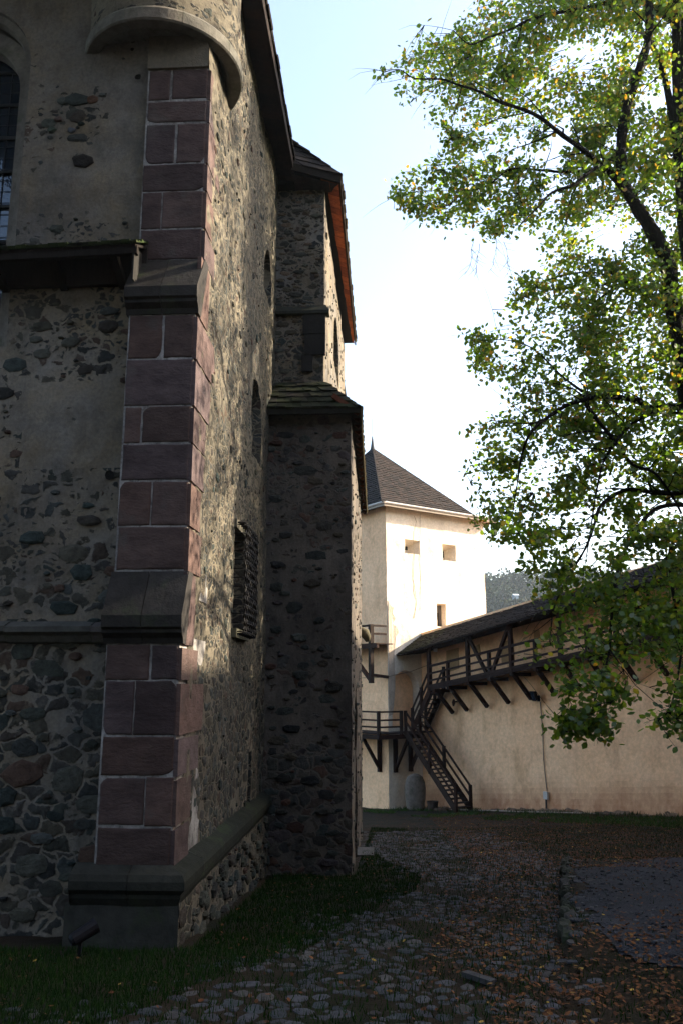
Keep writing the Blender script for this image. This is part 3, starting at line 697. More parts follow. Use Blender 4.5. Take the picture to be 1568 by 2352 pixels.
b.build('annex_door', M['wood'], church)
b = MB(); b.box(AX - .3, AX + .3, 18.7, 19.6, Gz(-.5, 19) - .2, Gz(-.5, 19) + .05, 0, (.13, .13, .125)); b.build('door_step', M['ashgrey'], church)
# annex roof: shingled, rafters showing under the eaves
b = MB(); MOSS = [(.03, .036, .018), (.025, .028, .018), (.04, .04, .024), (.03, .026, .022)]
EZ = 6.87
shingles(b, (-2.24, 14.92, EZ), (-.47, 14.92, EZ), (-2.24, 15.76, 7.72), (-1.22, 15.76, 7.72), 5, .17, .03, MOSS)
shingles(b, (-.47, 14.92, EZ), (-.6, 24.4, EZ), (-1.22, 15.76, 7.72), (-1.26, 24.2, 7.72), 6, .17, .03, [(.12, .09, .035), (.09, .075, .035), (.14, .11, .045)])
b.hexa([(-2.24, 14.95, EZ - .03), (-.5, 14.95, EZ - .03), (-.63, 24.35, EZ - .03), (-2.24, 24.35, EZ - .03), (-2.24, 15.77, 7.69), (-1.24, 15.77, 7.69), (-1.28, 24.2, 7.69), (-2.24, 24.2, 7.69)], 0, (.05, .03, .02))
b.build('annex_roof', M['mossy'], church)
b = MB(); y = 15.05
while y < 24.3:
    xe = -.5 - (y - 15) * .0139; b.beam((xe, y, EZ - .07), (-1.0, y, EZ + .3), .09, .09, 0, rng.choice([(.20, .07, .035), (.15, .05, .03), (.10, .04, .025)])); y += .42
b.beam((-.47, 14.95, EZ - .03), (-.6, 24.4, EZ - .03), .03, .15, 0, (.10, .075, .03))
b.beam((-2.24, 14.94, EZ - .03), (-.47, 14.94, EZ - .03), .03, .12, 0, (.03, .028, .02))
b.build('annex_rafters', M['wood'], church)

# lean-to roof over the low front wall
LZ = at(315, 560, Y=8.9).z; LXR = at(316, 560, Y=8.9).x
b = MB()
shingles(b, (-5.2, 8.86, LZ - .06), (LXR, 8.86, LZ), (-5.2, 9.42, LZ + .24), (LXR, 9.42, LZ + .30), 5, .12, .022, [(.05, .08, .018), (.035, .055, .015), (.045, .06, .018), (.02, .022, .015)])
b.build('lean_to_shingles', M['mossy'], church)
b = MB()
for k in range(9): b.beam((LXR - .12 - k * .22, 8.88, LZ - .03 - k * .005), (LXR - .12 - k * .22, 9.42, LZ + .24 - k * .005), .21, .03, 0, (.022, .016, .012))
b.beam((-5.2, 8.93, LZ - .13), (LXR, 8.93, LZ - .07), .07, .1, 0, (.02, .015, .012))
for k in range(3): b.beam((LXR - .3 - k * .75, 8.95, LZ - .1), (LXR - .3 - k * .75, 9.40, LZ - .3), .09, .09, 0, (.02, .015, .012))
for k in range(5): b.box(LXR - .05 - k * .01, LXR - .03 - k * .01, 8.9 + k * .1, 8.99 + k * .1, LZ - .42 + rng.uniform(-.05, .05) + k * .03, LZ - .04 + k * .04, 0, (.035, .033, .03))
b.box(-5.2, LXR, 9.30, 9.38, LZ - .3, LZ + .2, 0, (.03, .022, .018))
b.build('lean_to_timbers', M['wood'], church)
# bulk of the church behind these faces
b = MB(); b.box(-9.5, XN - .6, 11.2, 24, -3, 12.2); b.box(-8.05, -8, 9.5, 11.2, -3, 12.2); b.build('inner_walls', M['mortar'], church)
# carved spout on the annex flank
b = MB(); p = at(838, 1457, Y=24.0)
b.tube([(-.95, 23.9, p.z + .1), (-.78, 23.85, p.z + .08), (-.66, 23.8, p.z + .02), (-.6, 23.8, p.z - .1), (-.58, 23.8, p.z - .22)], [.1, .13, .15, .12, .06], 8, 0, (.16, .14, .09))
b.build('stone_spout', M['ashgrey'], church, smooth=True)

# ------------------------------------------------------------------ tower
u_ = vec(.788, .616, 0).normalized(); d_ = vec(.616, -.788, 0).normalized(); v_ = -d_; zz_ = vec(0, 0, 1)
C0 = vec(-.05, 42, 0); TG = Gz(0, 42) - .6; TE = 10.9
tower = empty('fortress_tower', (C0.x, C0.y, Gz(0, 42)), 'square cream washed tower with steep brown shingle roof and slender rod', 'tower')
LR, LL = 6.9, 11.4
b = MB(); td = lambda s_, t_: .05 * nz(s_ * .7, t_ * .7, 61) + .022 * nz(s_ * 2.6, t_ * 2.6, 62) + .01 * nz(s_ * 7, t_ * 7, 63)
def on_face(x, y, P0, dirv, nrm):       # pixel -> (s,t) on a vertical face
    d = ray(x, y); t = (P0 - EYE).dot(nrm) / d.dot(nrm); p = EYE + d * t; return (p - P0).dot(dirv), p.z
nR = vec(u_.y, -u_.x, 0); nL = -u_      # outward normals of the right and left faces
def hp(x0, y0, x1, y1, P0, dv, nn, dep, ins):
    s0, z1 = on_face(x0, y0, P0, dv, nn); s1, z0 = on_face(x1, y1, P0, dv, nn)
    return [min(s0, s1), z0 - TG, max(s0, s1), z1 - TG, 'rect', dep, ins, None]
th = [hp(928, 1238, 963, 1274, C0, u_, nR, .62, (.0, .1, .25, .25)), hp(1014, 1249, 1046, 1290, C0, u_, nR, .75, (.0, .1, .2, .25)),
      hp(1002, 1386, 1024, 1440, C0, u_, nR, .35, (.02, 0, .02, .05)), hp(916, 1565, 958, 1850, C0, u_, nR, .35, (.1, 0, .1, .25))]
th[3][1] = .5; th[3][4] = 'arch'; th[3][0], th[3][2] = .9, 1.95; th[3][3] = 1.6 - TG + .35; th[3][0], th[3][1], th[3][2], th[3][3], th[3][5], th[3][6] = .25, -.2 - TG, 2.0, on_face(945, 1540, C0, u_, nR)[1] - TG, .45, (.05, 0, .05, .05); th = [tuple(h) for h in th]
wall_grid(b, vec(C0.x, C0.y, TG), u_, zz_, nR, LR, TE - TG, .16, td, th)
b.build('sunlit_wall', M['white'], tower)
b = MB(); tw2 = lambda s_, t_: .04 * nz(s_ * .6, t_ * .6, 71) + .02 * nz(s_ * 2.4, t_ * 2.4, 72)
wall_grid(b, vec(C0.x, C0.y, TG) + v_ * LL, d_, zz_, nL, LL, TE - TG, .2, tw2)
P1 = C0 + u_ * LR
b.face([vec(P1.x, P1.y, TG), P1 + v_ * LL + zz_ * TG, P1 + v_ * LL + zz_ * TE, vec(P1.x, P1.y, TE)])
b.face([C0 + v_ * LL + zz_ * TG, P1 + v_ * LL + zz_ * TG, P1 + v_ * LL + zz_ * TE, C0 + v_ * LL + zz_ * TE])
b.build('shaded_wall', M['pink'], tower)
for h in th:
    q = vec(C0.x, C0.y, TG) - nR * (h[5] + .01); b = MB()
    b.face([q + u_ * h[0] + zz_ * h[1], q + u_ * h[2] + zz_ * h[1], q + u_ * h[2] + zz_ * h[3], q + u_ * h[0] + zz_ * h[3]], 0)
    hb = b.build('arched_recess' if h is th[3] else 'opening', M['mortar_dark'] if h is th[2] else M['pink'] if h is th[3] else M['white'], tower)
    if h is th[3]: continue
    b = MB(); q = vec(C0.x, C0.y, TG) - nR * (h[5] - .01)
    if h is th[2]: b.face([q + u_ * (h[0] + .1) + zz_ * h[1], q + u_ * (h[0] + .4) + zz_ * h[1], q + u_ * (h[0] + .4) + zz_ * (h[1] + .75), q + u_ * (h[0] + .1) + zz_ * (h[1] + .75)])
    else:
        w0 = h[0] + (.5 if h is th[0] else .68)
        b.face([q + u_ * w0 + zz_ * (h[1] + .28), q + u_ * (w0 + .2) + zz_ * (h[1] + .28), q + u_ * (w0 + .2) + zz_ * (h[3] - .28), q + u_ * (w0 + .12) + zz_ * (h[3] - .2), q + u_ * w0 + zz_ * (h[3] - .24)])
    b.build('dark_slit', M['dark'], hb)
# broken render around the upper door, bare stone patches down the corner
b = MB(); rg = random.Random(12)
def patch(mb, s_, z, ru, rv, m, c, hh=.03, P0=C0, dv=u_, nn=nR):
    stone_dome(mb, P0 + dv * s_ + zz_ * z + nn * .015, dv, zz_, nn, ru, rv, hh, rg, m, c)
P_ = [(890, 1380), (897, 1392), (903, 1396), (900, 1408), (908, 1420), (902, 1432), (912, 1440), (916, 1452), (909, 1462), (905, 1500), (906, 1580), (901, 1640), (892, 1645)]
Q_ = []
for x, y in P_: s_, z = on_face(x, y, C0, u_, nR); Q_.append(C0 + u_ * max(.0, s_) + zz_ * z + nR * (td(s_, z - TG) + .02))
n_ = len(Q_); b.mesh(Q_ + [q - nR * .08 for q in Q_], [tuple(range(n_))] + [(i, (i + 1) % n_, n_ + (i + 1) % n_, n_ + i) for i in range(n_)], 0)
b.build('bare_render_patch', plaster('worn_render', (.52, .43, .34), (.42, .35, .28), (.30, .26, .21), 1.5, 12, .9), tower)
# cracks and lightning cable on the lit face
b = MB()
for x0, pts in ((1, [(950, 1185), (955, 1198), (948, 1240), (950, 1275), (947, 1330), (955, 1380), (950, 1420)]), (2, [(963, 1180), (962, 1260), (964, 1310), (963, 1400)])):
    P = []
    for x, y in pts: s_, z = on_face(x, y, C0, u_, nR); P.append(C0 + u_ * s_ + zz_ * z + nR * (td(s_, z - TG) + .02))
    b.tube(P, .012 if x0 == 1 else .009, 4, 0, (.28, .22, .16))
b.build('lightning_cable', M['paint'], tower)
# roof
b = MB(); OH = .55; rz = TE - .05
cs = [C0 - u_ * OH + d_ * OH, P1 + u_ * OH + d_ * OH, P1 + u_ * OH + v_ * (LL + OH), C0 - u_ * OH + v_ * (LL + OH)]
apex = at(855, 1030, Y=C0.y + (u_ * LR / 2 + v_ * LL / 2).y); ap = vec(apex.x, apex.y, apex.z)
cs = [c + zz_ * (rz + .12) for c in cs]; kick = .16
mid = [c.lerp(ap, kick) + vec(0, 0, -.55) for c in cs]
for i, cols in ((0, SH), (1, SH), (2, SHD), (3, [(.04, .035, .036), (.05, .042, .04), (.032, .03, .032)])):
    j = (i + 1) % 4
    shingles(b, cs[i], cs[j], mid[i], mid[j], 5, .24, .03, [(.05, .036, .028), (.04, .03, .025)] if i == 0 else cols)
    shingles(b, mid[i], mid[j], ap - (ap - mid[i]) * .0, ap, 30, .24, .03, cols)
for i in range(4):
    j = (i + 1) % 4
    b.face([cs[i], cs[j], mid[j], mid[i]], 0, (.04, .03, .025)); b.face([mid[i], mid[j], ap], 0, (.04, .03, .025))
    b.tube([cs[i], mid[i], ap], .05, 5, 0, (.04, .033, .03))
b.face([c - zz_ * .02 for c in cs][::-1], 0, (.12, .08, .05))
rf = b.build('roof', M['shingle'], tower)
b = MB(); b.tube([ap - zz_ * .3, ap + zz_ * .15, ap + zz_ * .75], [.2, .11, .03], 8, 0, (.05, .06, .07)); b.tube([ap + zz_ * .7, ap + zz_ * 1.9], .015, 5, 0, (.3, .3, .3))
b.build('finial', M['metal'], rf)
b = MB()
for i in range(4):
    A, B_ = cs[i], cs[(i + 1) % 4]; o_ = ((A + B_) / 2 - (cs[0] + cs[2]) / 2); o_.z = 0; o_.normalize()
    for k in range(6):
        a0, a1 = math.pi + math.pi * k / 6, math.pi + math.pi * (k + 1) / 6; r = .09
        f = lambda a, P: P + o_ * (.06 + r * math.cos(a)) + zz_ * (-.0 + r * math.sin(a) * 1.1)
        b.face([f(a0, A), f(a0, B_), f(a1, B_), f(a1, A)], 0, (.62, .62, .64))
    b.beam(A + o_ * .01 - zz_ * .10, B_ + o_ * .01 - zz_ * .10, .04, .22, 0, (.2, .17, .14))
def gal():
    m, nt, bs = mat('zinc_gutter'); bs.inputs['Base Color'].default_value = (.62, .62, .63, 1); bs.inputs['Metallic'].default_value = .4; bs.inputs['Roughness'].default_value = .45
    a = N(nt, 'Attribute'); a.attribute_name = 'Col'; nt.links.new(a.outputs[0], bs.inputs['Base Color'])
    bump(nt, bs, tex(nt, 6, 4).outputs[0], .2, .01); return m
M['zinc'] = gal(); b.build('gutter', M['zinc'], rf)

# balcony high on the tower's shaded wall
def wd(): 
    c = rng.choice([(.050, .026, .018), (.058, .030, .021), (.040, .022, .016), (.052, .034, .026)]); k = rng.uniform(.8, 1.25); return tuple(a * k for a in c)
bal = empty('timber_balcony', (-.5, 41.5, 3.8), 'small dark timber balcony high on the tower wall above the lower platform', 'balcony')
s1, z1 = on_face(862, 1478, C0 - u_ * 1.0, d_, nL)       # end of the platform along the face
E0 = C0 - u_ * 1.0 + d_ * s1; zb = at(862, 1478, Y=E0.y).z
b = MB()
for k in range(6): b.beam(C0 - u_ * (.1 + k * .18) + d_ * (s1 + .1) + zz_ * zb, C0 - u_ * (.1 + k * .18) + d_ * (s1 - 4.2) + zz_ * zb, .17, .05, 0, wd())
b.beam(C0 - u_ * 1.05 + d_ * (s1 + .25) + zz_ * (zb - .12), C0 - u_ * 1.05 + d_ * (s1 - 4.2) + zz_ * (zb - .12), .12, .2, 0, wd())
b.build('deck', M['wood'], bal)
b = MB()
q = C0 - u_ * 1.02 + d_ * (s1 - .35)
b.beam(q + zz_ * (zb - 1.9), q + zz_ * (zb + .95), .2, .2, 0, wd(), up=d_)
b.build('post', M['wood'], bal)
b = MB()
for hh in (.9, .5): b.beam(q + zz_ * (zb + hh), q - d_ * 4 + zz_ * (zb + hh), .07, .1, 0, wd()); b.beam(q + zz_ * (zb + hh), q + u_ * .95 + zz_ * (zb + hh), .07, .1, 0, wd())
b.build('railing', M['wood'], bal)
b = MB(); b.beam(q + zz_ * (zb - 1.8), q - d_ * 1.9 + zz_ * (zb - .2), .16, .16, 0, wd()); b.beam(q + zz_ * (zb - 1.5), C0 + d_ * (s1 - .35) + zz_ * (zb - 1.6), .14, .14, 0, wd()); b.build('brace', M['wood'], bal)

# ------------------------------------------------------------------ curtain wall
K0 = vec(2.95, 41.7, 0)                    # foot of the inner face at t = 0
TS = .14
def rise(t): return TS * t
curt = empty('curtain_wall', (K0.x, K0.y, Gz(3, 41.7)), 'long cream and pink rendered fortress wall behind the covered walkway', 'wall')
b = MB(); t0, t1 = -2.2, 27.5
cd = lambda s_, z: .05 * nz(s_ * .45, z * .5, 81) + .02 * nz(s_ * 1.8, z * 2.2, 82) + .006 * nz(s_ * 6, z * 6, 83)
ss = frange(t0, t1, .25); NZ = 44
def ktop(t): return 4.75 + rise(t)
def kbot(t): p = K0 + d_ * t; return Gz(p.x, p.y) - .8
vs = []; fs = []
for i, t in enumerate(ss):
    for j in range(NZ + 1):
        z = kbot(t) + (ktop(t) - kbot(t)) * j / NZ
        foot = .16 * (1 - sm(kbot(t) + .6, kbot(t) + 3.2, z))       # battered foot
        vs.append(K0 + d_ * t + zz_ * z + nL * (cd(t, z) + foot))
for i in range(len(ss) - 1):
    for j in range(NZ): a = i * (NZ + 1) + j; fs.append((a, a + NZ + 1, a + NZ + 2, a + 1))
for f in fs:
    q = vs[f[0]]; hgt = q.z - Gz(q.x, q.y); b_d = max(0., 1 - sm(.1, 1.5 + .8 * nz(q.x * .8, q.y * .8, 91), hgt)); b.f.append(f); b.m.append(0); b.c.append((b_d, 0, 0))
b.v = [tuple(q) for q in vs]
A, B_ = K0 + d_ * t0, K0 + d_ * t1
b.hexa(c=(0, 0, 0), p=[A + zz_ * -5, B_ + zz_ * -5, B_ + u_ * 1.3 + zz_ * -5, A + u_ * 1.3 + zz_ * -5, A + zz_ * (ktop(t0) - .02) + u_ * .1, B_ + zz_ * (ktop(t1) - .02) + u_ * .1, B_ + u_ * 1.3 + zz_ * (ktop(t1) - .05), A + u_ * 1.3 + zz_ * (ktop(t0) - .05)])
M['pinkd'] = M['pink'].copy(); nt = M['pinkd'].node_tree; bs = nt.nodes['Principled BSDF']; src = bs.inputs['Base Color'].links[0].from_socket
a_ = N(nt, 'Attribute'); a_.attribute_name = 'Col'; sp = N(nt, 'SeparateColor'); nt.links.new(a_.outputs[0], sp.inputs[0])
nn_ = N(nt, 'Math', operation='MULTIPLY'); nn_.use_clamp = True; nt.links.new(sp.outputs[0], nn_.inputs[0]); nt.links.new(ramp(nt, tex(nt, 1.6, 6, .7, sc=(1, 1, .6)).outputs[0], [(.3, (.25, .25, .25)), (.62, (.95, .95, .95))]), nn_.inputs[1])
nt.links.new(mix(nt, nn_.outputs[0], src, (.40, .19, .10)), bs.inputs['Base Color'])
b.build('render_face', M['pinkd'], curt)
b = MB()                                    # ochre patches of blocked openings
OCH = plaster('ochre_patch', (.44, .29, .15), (.38, .25, .13), (.30, .2, .12), .8, 9, .4); M['ochre'] = OCH
def kface(px_, py_, off=0.): s_, z = on_face(px_, py_, K0, d_, nL); return s_, z
def kpatch(mb, pts, m=0, c=(1, 1, 1), off=.012):
    P = []
    for x, y in pts: s_, z = kface(x, y); P.append(K0 + d_ * s_ + zz_ * z + nL * (cd(s_, z) + off + .03))
    Q = [p - nL * .08 for p in P]; n_ = len(P)
    mb.mesh(P + Q, [tuple(range(n_))] + [(i, (i + 1) % n_, n_ + (i + 1) % n_, n_ + i) for i in range(n_)], m, c)
kpatch(b, [(1225, 1447), (1236, 1446), (1239, 1478), (1225, 1480)])
kpatch(b, [(1025, 1495), (1052, 1488), (1053, 1535), (1026, 1545)]); kpatch(b, [(1150, 1475), (1178, 1468), (1180, 1520), (1152, 1525)]); kpatch(b, [(1090, 1484), (1100, 1480), (1104, 1505), (1094, 1510)])
kpatch(b, [(1320, 1423), (1331, 1420), (1334, 1452), (1321, 1455)])
b.build('blocked_openings', OCH, curt)
# low rough footing of earth-stained stone at the base
b = MB(); rg = random.Random(5); t = -1.2
while t < 24:
    p = K0 + d_ * t + nL * rg.uniform(.12, .45); r = rg.uniform(.12, .4)
    stone_dome(b, vec(p.x, p.y, Gz(p.x, p.y) - .06), d_, nL, zz_, r * 1.4, r * .6, rg.uniform(.06, .2), rg, 0, rg.choice([(.22, .14, .09), (.16, .11, .08), (.27, .18, .12)])); t += rg.uniform(.15, .5)
b.build('footing_stones', M['stone'], curt)

# ------------------------------------------------------------------ covered walkway
D0 = vec(1.94, 41.0, 0)                     # outer edge of the deck at t = 0
walk = empty('covered_walkway', (D0.x, D0.y, 1.5), 'dark timber covered gallery with shingle roof and railing along the fortress wall', 'walkway')
DZ = 1.58                                   # underside of the deck edge at t = 0
TEND = 24.0
def dk(t, off=0., z=0.): return D0 + d_ * t + u_ * off + zz_ * (DZ + rise(t) + z)
b = MB()
b.beam(dk(-.1, 0, .13), dk(TEND, 0, .13), .1, .26, 0, (.048, .030, .025)); b.beam(dk(-.1, -.06, .2), dk(TEND, -.06, .2), .03, .1, 0, (.055, .036, .03))
for k in range(6): b.beam(dk(-.1, .14 + k * .19, .22), dk(TEND, .14 + k * .19, .22), .18, .05, 0, wd())
b.build('deck', M['wood'], walk)
SP = 1.44
tp = [.42] + [1.42 + 1.35 * k for k in range(16)]
for t in tp:                                # struts with their joists
    b = MB(); b.beam(dk(t, .02, -.04), dk(t, 1.08, -1.12), .15, .16, 0, wd(), up=d_); b.build('strut', M['wood'], walk)
    b = MB(); b.beam(dk(t, -.12, -.07), dk(t, 1.05, -.07), .16, .16, 0, wd()); b.build('joist', M['wood'], walk)
full = [(0.0, 1), (2.72, 1), (5.42, 1), (8.15, 1), (10.9, 1), (13.7, 1), (16.5, 1), (19.3, 1), (22.1, 1)]
def roofedge_z(t): return 3.62 + .145 * t    # eave height above datum
for t, _ in full:
    b = MB(); b.beam(dk(t, 0, .0), vec(*(D0 + d_ * t + zz_ * (roofedge_z(t) + .22))), .16, .16, 0, wd(), up=d_); b.build('post', M['wood'], walk)
for t in (1.35, 4.08, 6.8, 9.5, 12.3, 15.1, 17.9, 20.7):
    b = MB(); b.beam(dk(t, 0, .1), dk(t, 0, 1.15), .13, .13, 0, wd(), up=d_); b.build('railing_post', M['wood'], walk)
for hh, wdt in ((1.13, .11), (.78, .09), (.45, .09)):
    b = MB(); b.beam(dk(0, -.04, hh), dk(TEND, -.04, hh), .05, wdt, 0, (.048, .030, .026)); b.build('rail', M['wood'], walk)
for (ta, tb) in ((2.8, 3.95), (5.34, 4.2), (13.8, 14.9), (16.4, 15.3)):
    b = MB(); b.beam(D0 + d_ * ta + zz_ * (roofedge_z(ta) - .05), dk(tb, 0, .12), .13, .14, 0, wd(), up=nL); b.build('brace', M['wood'], walk)
b = MB(); ea, er = -.38, 1.35                # eave and ridge offsets from the deck edge
tl, tr_ = -2.3, TEND + .5
def rp(t, o, z): return D0 + d_ * t + u_ * o + zz_ * (roofedge_z(t) + z)
RH = 1.05
WS = [(.040, .029, .024), (.034, .026, .022), (.048, .034, .027), (.028, .022, .019)]
shingles(b, rp(tl, ea, 0), rp(.3, ea, 0), rp(tl + .15, er, RH), rp(.3, er, RH), 13, .2, .022, [(.07, .07, .02), (.055, .05, .022), (.04, .03, .022)])
shingles(b, rp(.3, ea, 0), rp(tr_, ea, 0), rp(.3, er, RH), rp(tr_, er, RH), 13, .2, .022, WS)
shingles(b, rp(tr_, er + 1.3, 0.3), rp(tl, er + 1.3, .3), rp(tr_, er, RH), rp(tl, er, RH), 9, .3, .022, WS)
b.hexa([rp(tl, ea, -.06), rp(tr_, ea, -.06), rp(tr_, er + 1.2, .2), rp(tl, er + 1.2, .2), rp(tl, ea + .02, -.01), rp(tr_, ea + .02, -.01), rp(tr_, er, RH - .02), rp(tl, er, RH - .02)], 0, (.025, .018, .014))
b.build('roof', M['shingle'], walk)
b = MB(); b.beam(rp(tl, 0, .12), rp(tr_, 0, .12), .16, .18, 0, wd())
t = tl + .2
while t < tr_: b.beam(rp(t, ea + .02, -.09), rp(t, er - .2, .55), .09, .1, 0, wd()); t += .7
b.build('rafters', M['wood'], walk)

# stairs: upper flight, landing platform, lower flight
def flight(name, A, B_, width_dir, width, n, label, rails=True, treadw=.26):
    st = empty(name, tuple(B_), label, 'stairs')
    A = Vector(A); B_ = Vector(B_); W_ = width_dir * width
    for o_ in (vec(0, 0, 0), W_):
        b = MB(); b.beam(A + o_, B_ + o_, .07, .26, 0, wd()); b.build('stringer', M['wood'], st)
    for k in range(n):
        p = A.lerp(B_, (k + .6) / n); b = MB()
        hd = (B_ - A); hd.z = 0; hd.normalize()
        b.beam(p + zz_ * .06 + width_dir * .03, p + W_ + zz_ * .06 - width_dir * .03, treadw, .045, 0, (.055, .038, .03)); b.build('tread', M['wood'], st)
    if rails:
        for o_ in (vec(0, 0, 0), W_):
            for hh in (1.0, .55):
                b = MB(); b.beam(A + o_ + zz_ * hh, B_ + o_ + zz_ * hh, .05, .09, 0, wd()); b.build('handrail', M['wood'], st)
            for k in (0., .5, 1.):
                p = A.lerp(B_, k) + o_; b = MB(); b.beam(p - zz_ * .15, p + zz_ * 1.05, .12, .12, 0, wd(), up=d_); b.build('railing_post', M['wood'], st)
    return st
PZ = -.42                                    # platform level
fl1 = flight('upper_stair', dk(-.05, .12, .1), D0 + d_ * -1.45 + u_ * .12 + zz_ * (PZ + .1), u_, .85, 9, 'short steep timber stair from the gallery end down to the tower platform')
plat = empty('landing_platform', (0, 41, PZ), 'timber landing platform on brackets wrapping the foot of the tower corner', 'platform')
b = MB()
for k in range(8): b.beam(C0 - u_ * (.1 + k * .17) + d_ * .95 + zz_ * PZ, C0 - u_ * (.1 + k * .17) - d_ * 6 + zz_ * PZ, .16, .06, 0, (.05, .034, .028))
for k in range(5): b.beam(C0 - u_ * 1.3 + d_ * (.15 + k * .19) + zz_ * PZ, C0 + u_ * 2.0 + d_ * (.15 + k * .19) + zz_ * (PZ + .003), .18, .06, 0, (.05, .034, .028))
b.beam(C0 - u_ * 1.36 + d_ * 1.0 + zz_ * (PZ - .16), C0 - u_ * 1.36 - d_ * 6 + zz_ * (PZ - .16), .1, .2, 0, wd()); b.beam(C0 - u_ * 1.36 + d_ * 1.05 + zz_ * (PZ - .16), C0 + u_ * 1.2 + d_ * 1.05 + zz_ * (PZ - .16), .1, .2, 0, wd())
b.build('deck', M['wood'], plat)
for P in (C0 - u_ * 1.36 + d_ * 1.0, C0 - u_ * 1.36 - d_ * 2.2, C0 + u_ * .0 + d_ * 1.02):
    b = MB(); b.beam(P + zz_ * (PZ - .25), P + zz_ * (PZ + 1.05), .13, .13, 0, wd(), up=d_); b.build('railing_post', M['wood'], plat)
for hh in (1.0, .62, .3):
    b = MB(); b.beam(C0 - u_ * 1.36 + d_ * 1.0 + zz_ * (PZ + hh), C0 - u_ * 1.36 - d_ * 6 + zz_ * (PZ + hh), .05, .08, 0, wd()); b.beam(C0 - u_ * 1.36 + d_ * 1.03 + zz_ * (PZ + hh), C0 + u_ * .0 + d_ * 1.03 + zz_ * (PZ + hh), .05, .08, 0, wd()); b.build('rail', M['wood'], plat)
for P, o_ in ((C0 - d_ * .6, -u_), (C0 + u_ * .35, d_), (C0 + u_ * 1.3, d_), (C0 - d_ * 3.4, -u_)):
    b = MB(); w1 = .12
    b.beam(P + o_ * .1 + zz_ * (PZ - .2), P + o_ * .1 + zz_ * (PZ - 1.9), .17, .17, 0, wd(), up=d_); b.beam(P + o_ * .1 + zz_ * (PZ - 1.75), P + o_ * 1.1 + zz_ * (PZ - .25), .13, .14, 0, wd(), up=o_.cross(zz_))
    b.build('bracket', M['wood'], plat)
Q0 = C0 + u_ * .15 + d_ * 1.15 + zz_ * PZ; Q1e = at(1046, 1848, Y=38.6)
Q1 = vec(Q1e.x, Q1e.y, Gz(Q1e.x, Q1e.y) + .05); wdn = vec(0, 0, 0); dirh = (Q1 - Q0); dirh.z = 0; dirh.normalize(); wdn = vec(-dirh.y, dirh.x, 0)
if wdn.dot(u_) < 0: wdn = -wdn
fl2 = flight('lower_stair', Q0, Q1, wdn, .9, 19, 'long steep timber stair from the tower platform down to the grass')

# things at the foot of the stairs
b = MB(); p = at(953, 1838, Y=41.3); gz_ = Gz(p.x, p.y)
k = 14; rings = []
for j, (zf, sx, sy) in enumerate([(0, .36, .16), (.15, .42, .2), (.5, .47, .2), (.9, .5, .19), (1.25, .46, .18), (1.5, .36, .16), (1.62, .18, .1), (1.65, .02, .02)]):
    for i in range(k):
        a = 2 * math.pi * i / k; rr_ = 1 + .06 * nz(i * 1.3, j * .9, 2); rings.append(vec(p.x, p.y, gz_ + zf) + vec(1, .1, 0) * math.cos(a) * sx * rr_ + vec(0, 1, 0) * math.sin(a) * sy * rr_)
b.mesh(rings, [(j * k + i, j * k + (i + 1) % k, (j + 1) * k + (i + 1) % k, (j + 1) * k + i) for j in range(7) for i in range(k)], 0, (.30, .25, .21))
o = b.build('stone_slab', M['ashgrey'], smooth=True); tag(o, 'upright weathered grey stone slab leaning by the wall under the stairs', 'stone')
b = MB(); p = at(992, 1830, Y=40.6); gz_ = Gz(p.x, p.y)
b.tube([(p.x, p.y, gz_ - .02), (p.x, p.y, gz_ + .35), (p.x, p.y, gz_ + .42)], [.2, .26, .28], 12, 0, (.10, .07, .055), caps=False); b.face([(p.x + .25 * math.cos(a), p.y + .25 * math.sin(a), gz_ + .36) for a in np.linspace(0, 6.0, 12)], 0, (.03, .02, .015))
o = b.build('barrel_planter', M['wood']); tag(o, 'low dark wooden tub on the ground beneath the lower stair', 'tub')
b = MB(); rg = random.Random(8)
for i in range(5):
    p = at(1000 + i * 6, 1845, Y=40.2); stone_dome(b, vec(p.x, p.y, Gz(p.x, p.y) - .02), vec(1, 0, 0), vec(0, 1, 0), zz_, .14, .12, .14, rg, 0, (.18, .12, .09))
o = b.build('rubble_heap', M['stone']); tag(o, 'small heap of brown rubble stones beside the wooden tub', 'stones')

# lamp, cable, junction box on the curtain wall
fl = empty('floodlight', (6, 35, 1.3), 'small black floodlight on the wall with a cable hanging below', 'floodlight')
s_, z = kface(1240, 1600); P = K0 + d_ * s_ + zz_ * z + nL * .1
b = MB(); H_ = nL * .30 + zz_ * .0
tiltv = (nL * .9 - d_ * .25 - zz_ * .3).normalized(); side = tiltv.cross(zz_).normalized(); upv = side.cross(tiltv).normalized()
ctr = P + nL * .28 + zz_ * .05
vs = [ctr + side * sx * (.15 if fr_ else .1) + upv * sy * (.22 if fr_ else .15) + tiltv * (.09 if fr_ else -.09) for fr_ in (0, 1) for sx, sy in ((-1, -1), (1, -1), (1, 1), (-1, 1))]
b.mesh(vs, [(0, 1, 2, 3), (4, 5, 6, 7), (0, 1, 5, 4), (1, 2, 6, 5), (2, 3, 7, 6), (3, 0, 4, 7)], 0, (.012, .012, .012)); b.build('housing', M['metal'], fl)
b = MB(); b.face([ctr + side * sx * .12 + upv * sy * .17 + tiltv * .095 for sx, sy in ((-1, -1), (1, -1), (1, 1), (-1, 1))]); b.build('lens', M['glass'], fl)
b = MB(); b.beam(P - nL * .05 - zz_ * .12, ctr - zz_ * .12, .05, .05, 0, (.015, .015, .015)); b.beam(P - zz_ * .2 + nL * .03, P + zz_ * .05 + nL * .03, .14, .04, 0, (.015, .015, .015), up=nL); b.build('bracket', M['metal'], fl)
cb = MB(); pts = []
